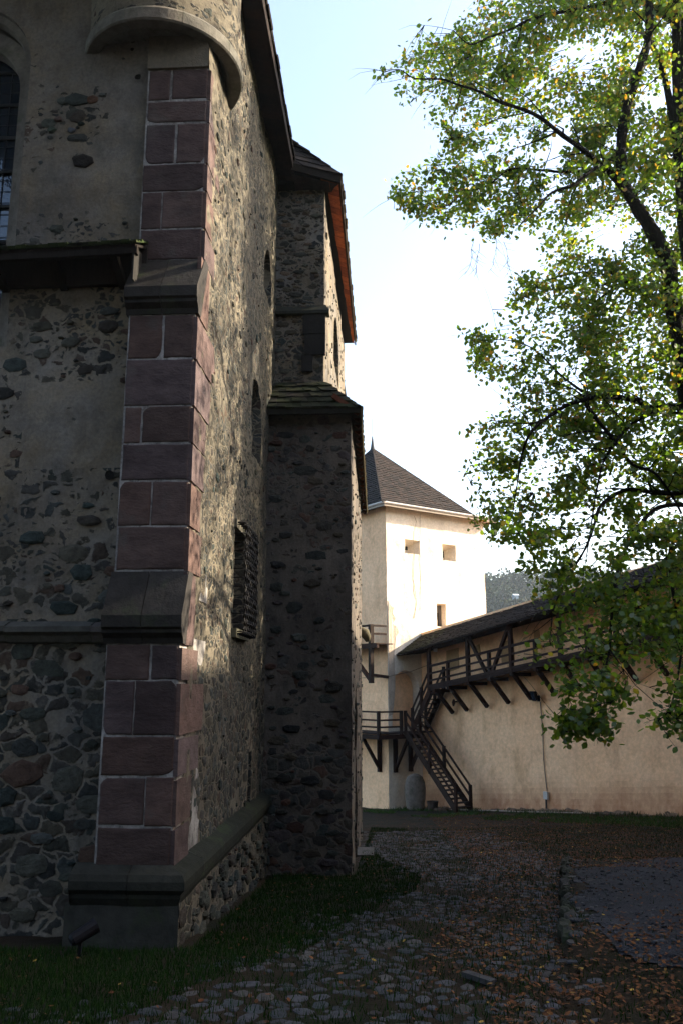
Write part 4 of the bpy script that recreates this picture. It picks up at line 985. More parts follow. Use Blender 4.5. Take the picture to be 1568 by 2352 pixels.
for x, y in [(1240, 1612), (1243, 1640), (1247, 1680), (1250, 1740), (1255, 1790), (1259, 1816)]:
    s_, z = kface(x, y); pts.append(K0 + d_ * s_ + zz_ * z + nL * (cd(s_, z) + .15 * (1 - sm(kbot(s_) + .6, kbot(s_) + 3.2, z)) + .04))
cb.tube(pts, .018, 5, 0, (.12, .11, .10)); cb.build('cable', M['paint'], fl)
s_, z = kface(1260, 1828); P = K0 + d_ * s_ + nL * (cd(s_, z) + .2)
jbx = empty('junction_box', tuple(P + zz_ * Gz(P.x, P.y)), 'small pale junction box low on the wall at the end of the cable', 'junction box')
b = MB(); b.beam(P + zz_ * (z - .12) + nL * .03, P + zz_ * (z + .18) + nL * .03, .22, .1, 0, (.45, .43, .40), up=nL); b.build('box', M['paint'], jbx)
b = MB(); b.beam(P + zz_ * (z - .12) + nL * .03, P + zz_ * (Gz(P.x, P.y) - .1) + nL * .04, .06, .06, 0, (.05, .045, .04), up=nL); b.build('pipe', M['paint'], jbx)
s_, z = kface(1051, 1612); P = K0 + d_ * s_ + zz_ * z + nL * .05
b = MB(); b.tube([P, P + nL * .25], .03, 6, 0, (.03, .015, .012)); b.tube([P + nL * .22 + zz_ * .12, P + nL * .25 - zz_ * .02, P + nL * .27 - zz_ * .2], [.05, .09, .04], 8, 0, (.05, .02, .015)); b.beam(P + nL * .1 - d_ * .12, P + nL * .1 + d_ * .2 + zz_ * .08, .03, .03, 0, (.03, .02, .015))
o = b.build('wall_spotlight', M['metal']); tag(o, 'tiny dark spotlight on the wall under the left end of the gallery', 'spotlight')
s_, z = kface(1011, 1490); P = K0 + d_ * s_ + zz_ * z + nL * .35
b = MB(); b.tube([P + zz_ * .16, P + zz_ * .1, P - zz_ * .14, P - zz_ * .16], [.05, .1, .1, .07], 10, 0, (.75, .75, .72)); b.beam(P + zz_ * .1, P - nL * .35 + zz_ * .1, .04, .04, 0, (.5, .5, .5))
o = b.build('gallery_lamp', M['paint'], smooth=False); tag(o, 'small white cylindrical lamp under the left end of the gallery roof', 'lamp')
b = MB()                                    # cable sagging from the tower to the wall
A = C0 + d_ * -.1 - u_ * .06 + zz_ * at(832, 1556, Y=41.5).z; A = A - d_ * 3; B_ = K0 + d_ * -1.2 + nL * .05 + zz_ * 2.9
Cn = C0 - u_ * .07 + d_ * .07 + zz_ * (A.z + .02)
b.tube([A, Cn, Cn + u_ * .4 + zz_ * .1, (Cn + B_) / 2 - zz_ * .08, B_], .012, 4, 0, (.08, .06, .05))
o = b.build('sagging_cable', M['paint']); tag(o, 'thin dark cable strung across the tower corner below the balcony', 'cable')

# black ground spotlight by the plinth
gl = empty('ground_spotlight', (-3.35, 8.5, Gz(-3.35, 8.5)), 'black cylindrical ground spotlight in the grass beside the church plinth', 'spotlight')
g0 = at(162, 2163, Y=8.35); g1 = at(222, 2125, Y=8.5)
b = MB(); b.tube([g0, g0.lerp(g1, .1), g0.lerp(g1, .85), g1], [.04, .06, .07, .075], 12, 0, (.012, .012, .016)); b.build('housing', M['metal'], gl)
b = MB(); m_ = g0.lerp(g1, .4); b.beam(m_, vec(m_.x, m_.y, Gz(m_.x, m_.y) - .1), .03, .03, 0, (.012, .012, .014)); b.build('spike', M['metal'], gl)

# ------------------------------------------------------------------ ground cover regions
def inpoly(x, y, P):
    c = False; j = len(P) - 1
    for i in range(len(P)):
        if (P[i][1] > y) != (P[j][1] > y) and x < (P[j][0] - P[i][0]) * (y - P[i][1]) / (P[j][1] - P[i][1]) + P[i][0]: c = not c
        j = i
    return c
# path outline in metres: near foreground to the far wall
path_poly = [(-2.6, 4.6), (1.0, 4.6), (1.3, 8.0), (2.1, 10.5), (3.0, 15.5), (3.3, 21), (2.4, 27), (-.4, 26), (-.55, 21), (-.1, 17.5), (.55, 15.2), (.35, 13.2), (-.4, 11.0), (-.8, 9.0), (-1.6, 7.4)]
b = MB(); rg = random.Random(21); cells = {}; cand = []
for _ in range(52000):
    x, y = rg.uniform(-3.4, 3.4), rg.uniform(3.6, 27)
    if not inpoly(x + .7 * nz(x, y, 12) + .25 * rg.gauss(0, 1), y + .4 * nz(x, y, 13), path_poly): continue
    if nz(x * 1.1, y * 1.1, 90) < -.2 or rg.random() < .1: continue
    r = rg.choice((.03, .04, .055, .07, .095)) * rg.uniform(.85, 1.1) * (1 if y < 13 else 1.1)
    cand.append((r, x, y))
cand.sort(reverse=True)
for r, x, y in cand:
    g = (int(x / .4 + 50), int(y / .4)); bad = False
    for a in (-1, 0, 1):
        for c_ in (-1, 0, 1):
            for (x2, y2, r2) in cells.get((g[0] + a, g[1] + c_), ()):
                if (x - x2) ** 2 + (y - y2) ** 2 < ((r + r2) * .94) ** 2: bad = True; break
    if bad: continue
    cells.setdefault(g, []).append((x, y, r)); k = rg.uniform(.7, 1.35); c = rg.choice([(.052, .054, .062), (.042, .044, .05), (.064, .060, .058), (.036, .042, .047)]); an = rg.random() * 3.14
    uu = vec(math.cos(an), math.sin(an), 0); vv = vec(-uu.y, uu.x, 0)
    stone_dome(b, vec(x, y, Gz(x, y) + uneven(x, y) - .002), uu, vv, zz_, r * rg.uniform(1., 1.35), r * rg.uniform(.7, 1.), rg.uniform(.004, .014), rg, 0, tuple(q * k for q in c))
cob = M['cobble'] = colmat('cobblestone', tint=(.8, .8, .8), nscale=14, lo=.5, bstr=.6, bd=.008, spec=.15, rough=.85)
o = b.build('cobbled_path', cob); tag(o, kind='structure')
# gravel terrace sheet
def gravelmat():
    m, nt, bs = mat('grey_gravel'); v = tex(nt, 70, kind='Voronoi'); n = tex(nt, 1.2, 6).outputs[0]
    c = ramp(nt, v.outputs['Color'], [(.1, (.010, .012, .015)), (.9, (.036, .038, .046))]); c = mix(nt, .6, c, ramp(nt, n, [(.35, (.5, .5, .5)), (.65, (1.1, 1.1, 1.1))]), 'MULTIPLY')
    nt.links.new(c, bs.inputs['Base Color']); bs.inputs['Roughness'].default_value = .95; bump(nt, bs, v.outputs[0], .8, .012); return m
terr = [(1.95, 8.6), (2.35, 11.5), (2.9, 14.5), (4.6, 16.4), (8, 19.5), (12, 21), (12, 10.5), (6, 8.6), (3.2, 7.6)]
def in_terr(x, y): return inpoly(x + .35 * nz(x * 1.3, y * 1.3, 31) + .12 * nz(x * 5, y * 5, 32), y + .5 * nz(x * 1.1, y * 1.1, 33) + .12 * nz(x * 5, y * 5, 34), terr)
grv = grid_sheet('gravel_terrace', frange(1.2, 12.6, .09), frange(7.0, 21.6, .09), lambda x, y: Gz(x, y) + uneven(x, y) * .9 + .012 + .014 * nz(x * 9, y * 9, 2), gravelmat(), skip=lambda x, y: not in_terr(x, y))
tag(grv, kind='structure')
b = MB(); rg = random.Random(4)
for _ in range(3600):
    x, y = rg.uniform(1.2, 8), 7.2 + 13 * rg.random() ** 1.3
    if not in_terr(x, y): continue
    r = rg.choice((.008, .012, .016, .028)); stone_dome(b, vec(x, y, Gz(x, y) + uneven(x, y) * .9 + .012), vec(1, 0, 0), vec(0, 1, 0), zz_, r * 1.3, r, r * .7, rg, 0, rg.choice([(.06, .065, .075), (.09, .09, .10), (.04, .042, .05), (.12, .12, .125)]))
o = b.build('gravel', M['stone']); tag(o, 'loose grey gravel on the terrace at the right', 'gravel', kind='stuff')
b = MB(); y = 9.0
while y < 16.9:
    L = rg.uniform(.10, .26); xe = 1.75 + (y + L / 2 - 9) * .2 + rg.uniform(-.05, .05); z = Gz(xe + .3, y)
    stone_dome(b, vec(xe, y + L, z - .09), vec(.2, .98, 0), vec(.98, -.2, 0), zz_, L * .95, .09, rg.uniform(.07, .11), rg, 0, rg.choice([(.045, .05, .035), (.03, .036, .024), (.05, .05, .045)])); y += L * 1.5
o = b.build('terrace_kerb', M['ashgrey']); tag(o, kind='structure')
# loose flat stone on the path
b = MB(); p = at(1098, 2222, Z=-.62)
p.z = Gz(p.x, p.y) + .04; b.beam(p - vec(.11, -.11, 0), p + vec(.11, -.11, 0), .08, .04, 0, (.09, .088, .09)); o = b.build('loose_stone', M['ashgrey']); tag(o, 'narrow loose grey stone lying skewed at the cobble edge', 'stone')

# fallen leaves
def quad_soup(name, P, U_, V_, cols, m, bend=None):
    n = len(P); vs = np.empty((n, 6, 3), np.float32)
    W_ = np.cross(U_, V_); bd = bend[:, None] if bend is not None else 0
    vs[:, 0] = P - U_ * .95; vs[:, 1] = P - U_ * .15 - V_ * .55 + W_ * bd; vs[:, 2] = P + U_ * .55 - V_ * .42 + W_ * bd
    vs[:, 3] = P + U_ * 1.05; vs[:, 4] = P + U_ * .55 + V_ * .42 + W_ * bd; vs[:, 5] = P - U_ * .15 + V_ * .55 + W_ * bd
    me = bpy.data.meshes.new(name); me.vertices.add(n * 6); me.vertices.foreach_set('co', vs.ravel())
    loops = np.empty((n, 2, 4), np.int32); base = np.arange(n, dtype=np.int32)[:, None] * 6
    loops[:, 0] = base + np.array([0, 1, 2, 3]); loops[:, 1] = base + np.array([0, 3, 4, 5])
    me.loops.add(n * 8); me.loops.foreach_set('vertex_index', loops.ravel()); me.polygons.add(n * 2)
    me.polygons.foreach_set('loop_start', np.arange(n * 2, dtype=np.int32) * 4)
    me.update(calc_edges=True)
    a = me.attributes.new('Col', 'FLOAT_COLOR', 'FACE'); cc = np.ones((n * 2, 4), np.float32); cc[:, :3] = np.repeat(cols, 2, 0); a.data.foreach_set('color', cc.ravel())
    me.materials.append(m); o = bpy.data.objects.new(name, me); C.objects.link(o); return o
nr = np.random.default_rng(5)
def unit(a): return a / np.maximum(np.linalg.norm(a, axis=1, keepdims=True), 1e-6)
P = []; Sz = []
def litter_density(x, y):
    n_ = nz(x * .7, y * .7, 40) + .5 * nz(x * 2, y * 2, 41)
    d = .10
    if x > .6 + .05 * y: d = .35
    if inpoly(x, y, terr): d = .10 + (.5 if y < 10.4 - .0 * x and x > 2.4 else 0)
    xe = 1.75 + (y - 9) * .2
    if 8 < y < 20 and xe - 1.4 < x < xe: d = .75
    if y < 9.5 and x > .7: d = .8
    if y > 15 and x > 1.5: d = 1.0
    if x < -.6 and y < 11: d = .035
    if inpoly(x, y, path_poly) and x < .3: d *= .5
    return d * (.5 + 1.1 * max(0, n_ + .3))
while len(P) < 46000:
    y = 3.5 + 33 * nr.random() ** 1.2; x = nr.uniform(-5, .38 * y + 2.5)
    if x < XN + .3 and y > 8.7: continue
    if x < AX + .1 and y > 15: continue
    if nr.random() < litter_density(x, y): P.append((x, y, Gz(x, y) + uneven(x, y) + .02 + .02 * nr.random()))
P = np.array(P, np.float32); n = len(P)
an = nr.random(n) * 6.28; tl_ = nr.normal(0, .3, (n, 2)); sz = nr.uniform(.013, .03, n)[:, None]
U_ = unit(np.stack([np.cos(an), np.sin(an), tl_[:, 0]], 1)); V_ = unit(np.stack([-np.sin(an), np.cos(an), tl_[:, 1]], 1))
pal = np.array([(.15, .062, .025), (.11, .045, .02), (.20, .085, .03), (.08, .038, .02), (.22, .12, .035), (.42, .28, .06)]); ci = nr.choice(6, n, p=[.29, .25, .19, .20, .055, .015])
lo = quad_soup('fallen_leaves', P, U_ * sz, V_ * sz * 1.1, pal[ci] * nr.uniform(.7, 1.25, (n, 1)), M['litter'], nr.uniform(-.3, .3, n).astype(np.float32))
tag(lo, 'orange brown fallen leaves scattered over path and terrace', 'fallen leaves', kind='stuff')
# grass
def grass(name, count, region, hgt, label):
    P = []
    while len(P) < count:
        y = 3.8 + 24 * nr.random() ** 1.4; x = nr.uniform(-5, .38 * y + 2)
        if x < XN + .26 and y > 8.75 or (x < AX + .06 and y > 15.1): continue
        if not region(x, y): continue
        P.append((x, y, Gz(x, y) + uneven(x, y) - .004))
    P = np.array(P, np.float32); n = len(P); an = nr.random(n) * 6.28
    side = np.stack([np.cos(an), np.sin(an), np.zeros(n)], 1) * nr.uniform(.003, .006, (n, 1)); lean = nr.normal(0, .3, (n, 2)); h = nr.uniform(.5, 1.2, n) * hgt
    tip = P + np.stack([lean[:, 0] * h, lean[:, 1] * h, h], 1)
    vs = np.empty((n, 3, 3), np.float32); vs[:, 0] = P - side; vs[:, 1] = P + side; vs[:, 2] = tip
    me = bpy.data.meshes.new(name); me.vertices.add(n * 3); me.vertices.foreach_set('co', vs.ravel()); me.loops.add(n * 3); me.loops.foreach_set('vertex_index', np.arange(n * 3, dtype=np.int32)); me.polygons.add(n); me.polygons.foreach_set('loop_start', np.arange(n, dtype=np.int32) * 3); me.update(calc_edges=True)
    a = me.attributes.new('Col', 'FLOAT_COLOR', 'FACE'); cc = np.ones((n, 4), np.float32); g = np.array([(.013, .050, .004), (.009, .037, .003), (.019, .055, .005)])[nr.integers(0, 3, n)]; cc[:, :3] = g; a.data.foreach_set('color', cc.ravel())
    me.materials.append(M['grassblade']); o = bpy.data.objects.new(name, me); C.objects.link(o); tag(o, label, 'grass', kind='stuff')
def lawn(x, y):
    ip = inpoly(x, y, path_poly)
    if ip: return nr.random() < .22
    if inpoly(x, y, terr): return nr.random() < .01
    if x < .5: return True
    return nr.random() < (.35 if y > 17 else .12)
grass('grass', 120000, lawn, .075, 'short dark green grass round the church foot and between cobbles')
b = MB(); rg = random.Random(31); vb = MB()              # weeds along the curtain wall foot and the tower
for _ in range(5200):
    t = rg.uniform(-2.5, 22); o_ = abs(rg.gauss(0, 1.)) + .1; p = K0 + d_ * t + nL * o_
    if nz(p.x, p.y, 55) < -.1: continue
    h_ = rg.uniform(.06, .2); a = rg.random() * 6.28; z = Gz(p.x, p.y) + uneven(p.x, p.y)
    b.face([(p.x - .02 * math.cos(a), p.y - .02 * math.sin(a), z), (p.x + .02 * math.cos(a), p.y + .02 * math.sin(a), z), (p.x + rg.gauss(0, .05), p.y + rg.gauss(0, .05), z + h_)], 0, rg.choice([(.045, .08, .02), (.06, .09, .03), (.10, .09, .04)]))
o = b.build('weeds', M['grassblade']); tag(o, 'rough weeds along the foot of the curtain wall', 'weeds', kind='stuff')
for _ in range(60000):
    y = rg.uniform(17, 41); x = rg.uniform(-1.2, .36 * y)
    kd = (x - K0.x) * nL.x + (y - K0.y) * nL.y
    if kd < 1.2 or kd > 5.5 + 1.5 * nz(x * .5, y * .5, 68) or nz(x * .4, y * .4, 66) + .3 * nz(x * 2, y * 2, 67) < -.05 or inpoly(x, y, path_poly): continue
    if x < AX + .05 and y < 24.4: continue
    h_ = rg.uniform(.04, .11); a = rg.random() * 6.28; z = Gz(x, y) + uneven(x, y)
    vb.face([(x - .014 * math.cos(a), y - .014 * math.sin(a), z), (x + .014 * math.cos(a), y + .014 * math.sin(a), z), (x + rg.gauss(0, .04), y + rg.gauss(0, .04), z + h_)], 0, rg.choice([(.03, .10, .010), (.045, .12, .015), (.08, .09, .03)]))
o = vb.build('verge_grass', M['grassblade']); tag(o, 'patchy green grass on the far part of the courtyard', 'grass', kind='stuff')
b = MB()                                      # pale hose lying along the wall
pts = [(1020, 1862), (1060, 1866), (1110, 1868), (1170, 1864), (1240, 1863), (1330, 1866), (1400, 1862)]
PP = []
for i, (x, y) in enumerate(pts):
    s_, _z = kface(x, 1800); p = K0 + d_ * s_ + nL * (1.0 + .15 * math.sin(i * 2)); PP.append((p.x, p.y, Gz(p.x, p.y) + .05))
b.tube(PP, .025, 5, 0, (.30, .24, .19)); o = b.build('ground_pipe', M['paint']); tag(o, 'thin pale pipe lying on the ground along the wall foot', 'pipe')

# ------------------------------------------------------------------ linden tree
tree = empty('linden_tree', (6.2, 15, Gz(6.2, 15)), 'large linden tree with yellowing green leaves reaching in from the right', 'tree')
limbs = []   # (list of 3D points, r0, r1)
def L3(pts, ya, yb, r0, r1, jit=.25):
    n_ = len(pts); out = []
    for i, (x, y) in enumerate(pts):
        t = i / (n_ - 1); out.append(at(x, y, Y=ya + (yb - ya) * t + (rng.uniform(-jit, jit) if 0 < i < n_ - 1 else 0)))
    limbs.append((out, r0, r1)); return out
tb_ = MB()
base = vec(6.2, 15, Gz(6.2, 15) - .3)
trunk = [base, vec(6.15, 15, .2), at(1655, 1500, Y=15), at(1640, 1250, Y=15)]
limbs.append((trunk, .48, .34))
L3([(1640, 1250), (1610, 1080), (1570, 860), (1545, 700), (1530, 600), (1490, 520), (1456, 467), (1432, 418), (1425, 330), (1440, 240), (1470, 150), (1490, 60), (1480, -120), (1440, -300)], 15, 14.2, .2, .06, .1)
L3([(1640, 1250), (1625, 1000), (1595, 700), (1565, 450), (1556, 250), (1554, 0), (1560, -250), (1530, -520)], 15, 15.4, .2, .07, .1)
L3([(1565, 400), (1530, 200), (1500, 110), (1466, 60), (1440, -60), (1400, -200)], 15.2, 16.5, .13, .04)
L3([(1556, 60), (1480, 8), (1408, 3), (1330, 20), (1267, 32), (1208, 49), (1170, 68), (1116, 88), (1077, 102), (1040, 70)], 15.3, 13.5, .1, .012)
L3([(1432, 418), (1388, 384), (1354, 394), (1320, 423), (1267, 442), (1240, 470), (1190, 520)], 14.4, 13.2, .09, .015)
L3([(1456, 467), (1400, 400), (1345, 350), (1291, 311), (1242, 272), (1204, 253), (1145, 233), (1097, 209), (1048, 194), (1014, 182), (951, 180), (917, 160), (880, 165)], 14.5, 13.0, .1, .008)
L3([(1388, 384), (1300, 395), (1230, 390), (1170, 389), (1116, 428), (1067, 442), (1014, 476), (960, 455), (908, 450)], 14.3, 15.5, .05, .007)
L3([(1610, 1080), (1568, 943), (1500, 939), (1456, 919), (1380, 909), (1336, 919), (1300, 931), (1240, 971), (1212, 1003), (1196, 1051), (1188, 1103), (1176, 1180)], 15, 13.4, .13, .012)
L3([(1336, 919), (1375, 970), (1412, 1015), (1452, 1067), (1500, 1085), (1540, 1135), (1564, 1180)], 13.9, 14.5, .06, .03)
L3([(1512, 943), (1452, 971), (1412, 1015), (1385, 1060), (1376, 1091), (1364, 1155), (1350, 1250), (1335, 1340)], 14.2, 13.6, .06, .01)
L3([(1336, 899), (1288, 863), (1220, 799), (1150, 780), (1085, 790)], 14.2, 15.2, .04, .007)
L3([(1530, 690), (1460, 663), (1412, 639), (1352, 625), (1292, 633), (1230, 650), (1180, 650)], 15, 16, .06, .008)
L3([(1440, 645), (1412, 663), (1372, 691), (1340, 759), (1328, 811), (1320, 860)], 15, 14.4, .045, .01)
L3([(1600, 1100), (1564, 1131), (1500, 1131), (1436, 1125), (1380, 1160), (1365, 1200), (1343, 1260), (1300, 1330), (1270, 1400), (1262, 1480)], 15, 12.6, .09, .01)
L3([(1630, 1180), (1570, 1160), (1501, 1171), (1451, 1236), (1419, 1300), (1404, 1404), (1397, 1501), (1372, 1583), (1345, 1660), (1300, 1680)], 14.8, 11.6, .08, .008)
L3([(1640, 1300), (1580, 1240), (1537, 1264), (1554, 1429), (1563, 1500), (1540, 1620), (1510, 1655)], 14.8, 11.6, .07, .01)
L3([(1640, 1250), (1560, 1250), (1500, 1330), (1470, 1420), (1440, 1480), (1430, 1520)], 15, 12.8, .06, .01)
L3([(1397, 1490), (1430, 1540), (1432, 1585), (1410, 1600)], 11.9, 11.5, .02, .006)
# limbs outside the frame: right, above and towards the camera (they shade the church)
for k in range(22):
    a = R(-150 + 300 * k / 21); zb0 = rng.uniform(2.0, 12); L_ = rng.uniform(3.0, 5.2); p = vec(6.2, 15, zb0); dv = vec(math.cos(a), math.sin(a) * .9, rng.uniform(.15, .6))
    if math.cos(a) < -.3 and dv.y > -.2: continue
    if any(proj(p + dv * L_ * q)[0] < 1590 and -40 < proj(p + dv * L_ * q)[1] < 2400 for q in (.4, .7, 1.0)): continue
    limbs.append(([p, p + dv * L_ * .4 + vec(0, 0, .3), p + dv * L_ * .75 + vec(0, 0, .3), p + dv * L_ + vec(0, 0, -.1)], .13, .02))
limbs.append(([vec(6.3, 15, 9), vec(6.1, 15.1, 13), vec(6.4, 15, 17)], .2, .05))
def smooth_pts(P, sub=4):
    out = []
    for i in range(len(P) - 1):
        p0, p1, p2, p3 = P[max(0, i - 1)], P[i], P[i + 1], P[min(len(P) - 1, i + 2)]
        for k in range(sub):
            t = k / sub; out.append(.5 * ((2 * p1) + (p2 - p0) * t + (2 * p0 - 5 * p1 + 4 * p2 - p3) * t * t + (-p0 + 3 * p1 - 3 * p2 + p3) * t ** 3))
    return out + [P[-1]]
skel = []; skr = []
for i, (P, r0, r1) in enumerate(limbs):
    SP_ = smooth_pts([Vector(p) for p in P]); n_ = len(SP_)
    kk_ = 1 if i < 3 else .68
    rr2 = [(r0 + (r1 - r0) * (k / (n_ - 1)) ** .7) * kk_ * (1 + .1 * math.sin(k * 1.7 + i)) for k in range(n_)]
    if i == 0: rr2[0] *= 1.5; rr2[1] *= 1.2
    tb_.tube(SP_, rr2, 10 if r0 > .1 else 6, 0, (.028, .023, .019))
    for k, p in enumerate(SP_): skel.append(tuple(p)); skr.append(rr2[k])
rgf = random.Random(55); nsk = len(skel)
for i in range(nsk):
    if skr[i] > .13 or rgf.random() < .45: continue
    p = Vector(skel[i]); out = Vector((p.x - 6.2, (p.y - 15) * 1.2, .25)); out.normalize()
    dv = (out + vec(rgf.gauss(0, .6), rgf.gauss(0, .6), rgf.gauss(.1, .5))).normalized(); L_ = rgf.uniform(.5, 1.35); P_ = [p]
    for k in range(4):
        dv = (dv + vec(rgf.gauss(0, .16), rgf.gauss(0, .16), rgf.gauss(-.10, .12))).normalized(); P_.append(P_[-1] + dv * L_ / 4)
    r_ = min(.022, max(.007, skr[i] * .5)); rs_ = [r_ * (1 - .2 * k) for k in range(5)]
    tb_.tube(P_, rs_, 4, 0, (.028, .023, .019), caps=False)
    for q, r2 in zip(P_[1:], rs_[1:]): skel.append(tuple(q)); skr.append(r2)
tb_.build('trunk', M['bark'], tree, smooth=True)
SK = np.array(skel); SR = np.array(skr)
crown = [(868, 165), (905, 150), (950, 84), (990, 100), (1035, 60), (1050, 20), (1120, -10), (1200, -60), (1568, -200), (1700, -200), (1700, 1640), (1600, 1560), (1530, 1560), (1500, 1545), (1440, 1510), (1400, 1520), (1340, 1545), (1300, 1560), (1282, 1530), (1255, 1470), (1240, 1420), (1228, 1370), (1235, 1340), (1200, 1325), (1190, 1295), (1205, 1250), (1185, 1232), (1130, 1262), (1105, 1248), (1075, 1190), (1098, 1160), (1150, 1142), (1125, 1125), (1108, 1098), (1062, 1078), (1082, 1030), (1063, 958), (1085, 940), (1130, 930), (1180, 900), (1120, 885), (1093, 862), (1075, 805), (1066, 745), (1110, 755), (1195, 750), (1165, 715), (1175, 640), (1250, 610), (1240, 590), (1205, 545), (1170, 520), (1110, 545), (1060, 522), (985, 500), (903, 462), (897, 415), (960, 395), (1003, 365), (985, 320), (988, 270), (950, 235), (900, 205)]
extra = [[(1390, 1530), (1440, 1580), (1435, 1610), (1400, 1620), (1395, 1660), (1400, 1692), (1340, 1692), (1275, 1682), (1300, 1655), (1320, 1640), (1310, 1600), (1296, 1568), (1350, 1560)], [(1485, 1650), (1530, 1635), (1555, 1560), (1620, 1560), (1620, 1720), (1565, 1700), (1550, 1655), (1510, 1662)]]
rg = random.Random(77)
tips = []
def holes_at(x, y): return nz(x * .011, y * .011, 3.3) + .55 * nz(x * .028, y * .028, 7.7)
cnt = 0
while cnt < 3900:
    x, y = rg.uniform(860, 1700), rg.uniform(-200, 1640)
    if not inpoly(x, y, crown) or (x < 1290 and y < 1250 and rg.random() < .28): continue
    hn = holes_at(x, y); edge = not inpoly(x - 45, y, crown)
    if hn < (-.45 if edge else -.3) : continue
    if y > 1250 and rg.random() < .5: continue
    Yd = rg.uniform(13.9, 17.3) if y < 1200 else rg.uniform(12.0, 15.0)
    tp_ = at(x, y, Y=Yd)
    if noise.noise(tp_ * .75 + Vector((3, 1, 2))) < -.25: continue
    tips.append((tp_, 1.0)); cnt += 1
for poly, m_, Yr in ((extra[0], 75, (11.3, 11.9)), (extra[1], 45, (11.3, 12.2))):
    c_ = 0
    while c_ < m_:
        x, y = rg.uniform(1270, 1620), rg.uniform(1520, 1725)
        if inpoly(x, y, poly): tips.append((at(x, y, Y=rg.uniform(*Yr)), .8)); c_ += 1
# outside the frame: the rest of a roughly egg-shaped crown
c_ = 0
while c_ < 1100:
    p = vec(6.2 + rg.gauss(0, 2.6), 14.8 + rg.gauss(0, 2.6), rg.uniform(1.8, 18))
    k = (p.z - 9.5) / 9; rad = 5.6 * math.sqrt(max(.05, 1 - k * k))
    if math.hypot(p.x - 6.2, p.y - 14.8) > rad: continue
    x, y = proj(p)
    if x < 1600 and y > -60 and p.y > 1: continue
    if p.y > 17.8 or noise.noise(p * .6) < -.05: continue
    tips.append((p, 1.0)); c_ += 1
tw = MB(); LP, LU, LV, LC = [], [], [], []
for tip, k in tips:
    dd = SK - np.array(tip); dist = np.linalg.norm(dd, axis=1) + .35 * np.maximum(0, -dd[:, 2]); i = int(np.argmin(dist + rg.uniform(0, .1))); rt = Vector(SK[i]); dv = tip - rt; L_ = dv.length
    if L_ > 1.0: rt = tip + (vec(6.2, 15, tip.z + 1.2) - tip).normalized() * rg.uniform(.5, .95)
    dv = tip - rt; L_ = dv.length
    if L_ < .05: continue
    mid_ = rt.lerp(tip, .5) + vec(rg.uniform(-.08, .08), rg.uniform(-.08, .08), .12 * L_)
    pts = [rt, mid_, tip]
    tw.tube(pts, [min(.011, .005 + .005 * L_), .004, .0025], 3, 0, (.025, .02, .016), caps=False)
    nl = int(rg.uniform(10, 24) * k)
    for _ in range(nl):
        t = rg.random() ** .6; c = (1 - t) ** 2 * rt + 2 * t * (1 - t) * mid_ + t * t * tip
        c = c + vec(rg.gauss(0, .10), rg.gauss(0, .10), rg.gauss(-.03, .08))
        LP.append(c)
LP = np.array([tuple(p) for p in LP], np.float32); n = len(LP)
nrm = unit(nr.normal(0, 1, (n, 3)) + np.array([0, 0, .7])); U_ = unit(np.cross(nrm, nr.normal(0, 1, (n, 3)))); U_[:, 2] -= .35; U_ = unit(U_); V_ = unit(np.cross(nrm, U_))
sz = nr.uniform(.036, .062, n)[:, None]
pal = np.array([(.045, .085, .011), (.06, .10, .013), (.032, .066, .011), (.085, .11, .015), (.14, .12, .02), (.16, .09, .018)])
zf = (LP[:, 2] - 2) / 10
pr = np.stack([.32 - .05 * zf, .28 + 0 * zf, .22 - .05 * zf, .18 + 0 * zf, .03 + .06 * zf, .012 + .035 * zf], 1).clip(.01); pr /= pr.sum(1, keepdims=True)
ci = (nr.random((n, 1)) > pr.cumsum(1)).sum(1).clip(0, 5)
tw.build('twigs', M['bark'], tree)
cr = quad_soup('crown', LP, U_ * sz, V_ * sz * 1.25, pal[ci] * nr.uniform(.75, 1.3, (n, 1)), M['leaf'], nr.uniform(-.35, .35, n).astype(np.float32))
cr.parent = tree; cr.matrix_parent_inverse = tree.matrix_basis.inverted()
b = MB()                                       # bare twigs hanging below the long branch
for (x, y) in [(1085, 545), (1135, 540), (1155, 555), (1100, 560)]:
    p = at(x, y, Y=13.5); q = p
    for s_ in range(3):
        e = q + vec(rg.uniform(-.15, .1), rg.uniform(-.1, .1), -.22); b.tube([q, (q + e) / 2 + vec(.02, 0, 0), e], [.006, .005, .0035], 3, 0, (.12, .10, .09), caps=False)
        for _ in range(3):
            e2 = q.lerp(e, rg.random()) ; b.tube([e2, e2 + vec(rg.uniform(-.2, .2), rg.uniform(-.1, .1), -rg.uniform(.05, .25))], [.004, .002], 3, 0, (.12, .10, .09), caps=False)
        q = e
b.build('bare_twigs', M['bark'], tree)

# ------------------------------------------------------------------ far wooded hill
rg = random.Random(9); n = 26000
HP, HU, HV, HC = [], [], [], []
rows = 0
hq = at(1182, 1366, Y=330)
for k in range(1512):
    y = rg.uniform(200, 440); x = rg.uniform(-.02 * y, .45 * y); z = far_z(x, y); r = rg.uniform(3.5, 7); hh = rg.uniform(5, 9)
    if k >= 1500: x = hq.x + rg.uniform(-6, 6); y = 324 - rg.uniform(0, 4); r = 2.5; hh = 5; z = hq.z - 9.6 - hh * .75 + 3.2 + rg.uniform(-.5, .3)
    g = rg.choice([(.014, .03, .010), (.02, .038, .012), (.012, .024, .010), (.03, .036, .014)])
    for _ in range(70):
        v = Vector((rg.gauss(0, 1), rg.gauss(0, 1), rg.gauss(0, 1))).normalized() * rg.uniform(.75, 1.05); HP.append((x + v.x * r, y + v.y * r, z + hh * .75 + v.z * hh * .75)); HC.append(tuple(c * rg.uniform(.7, 1.3) for c in g))
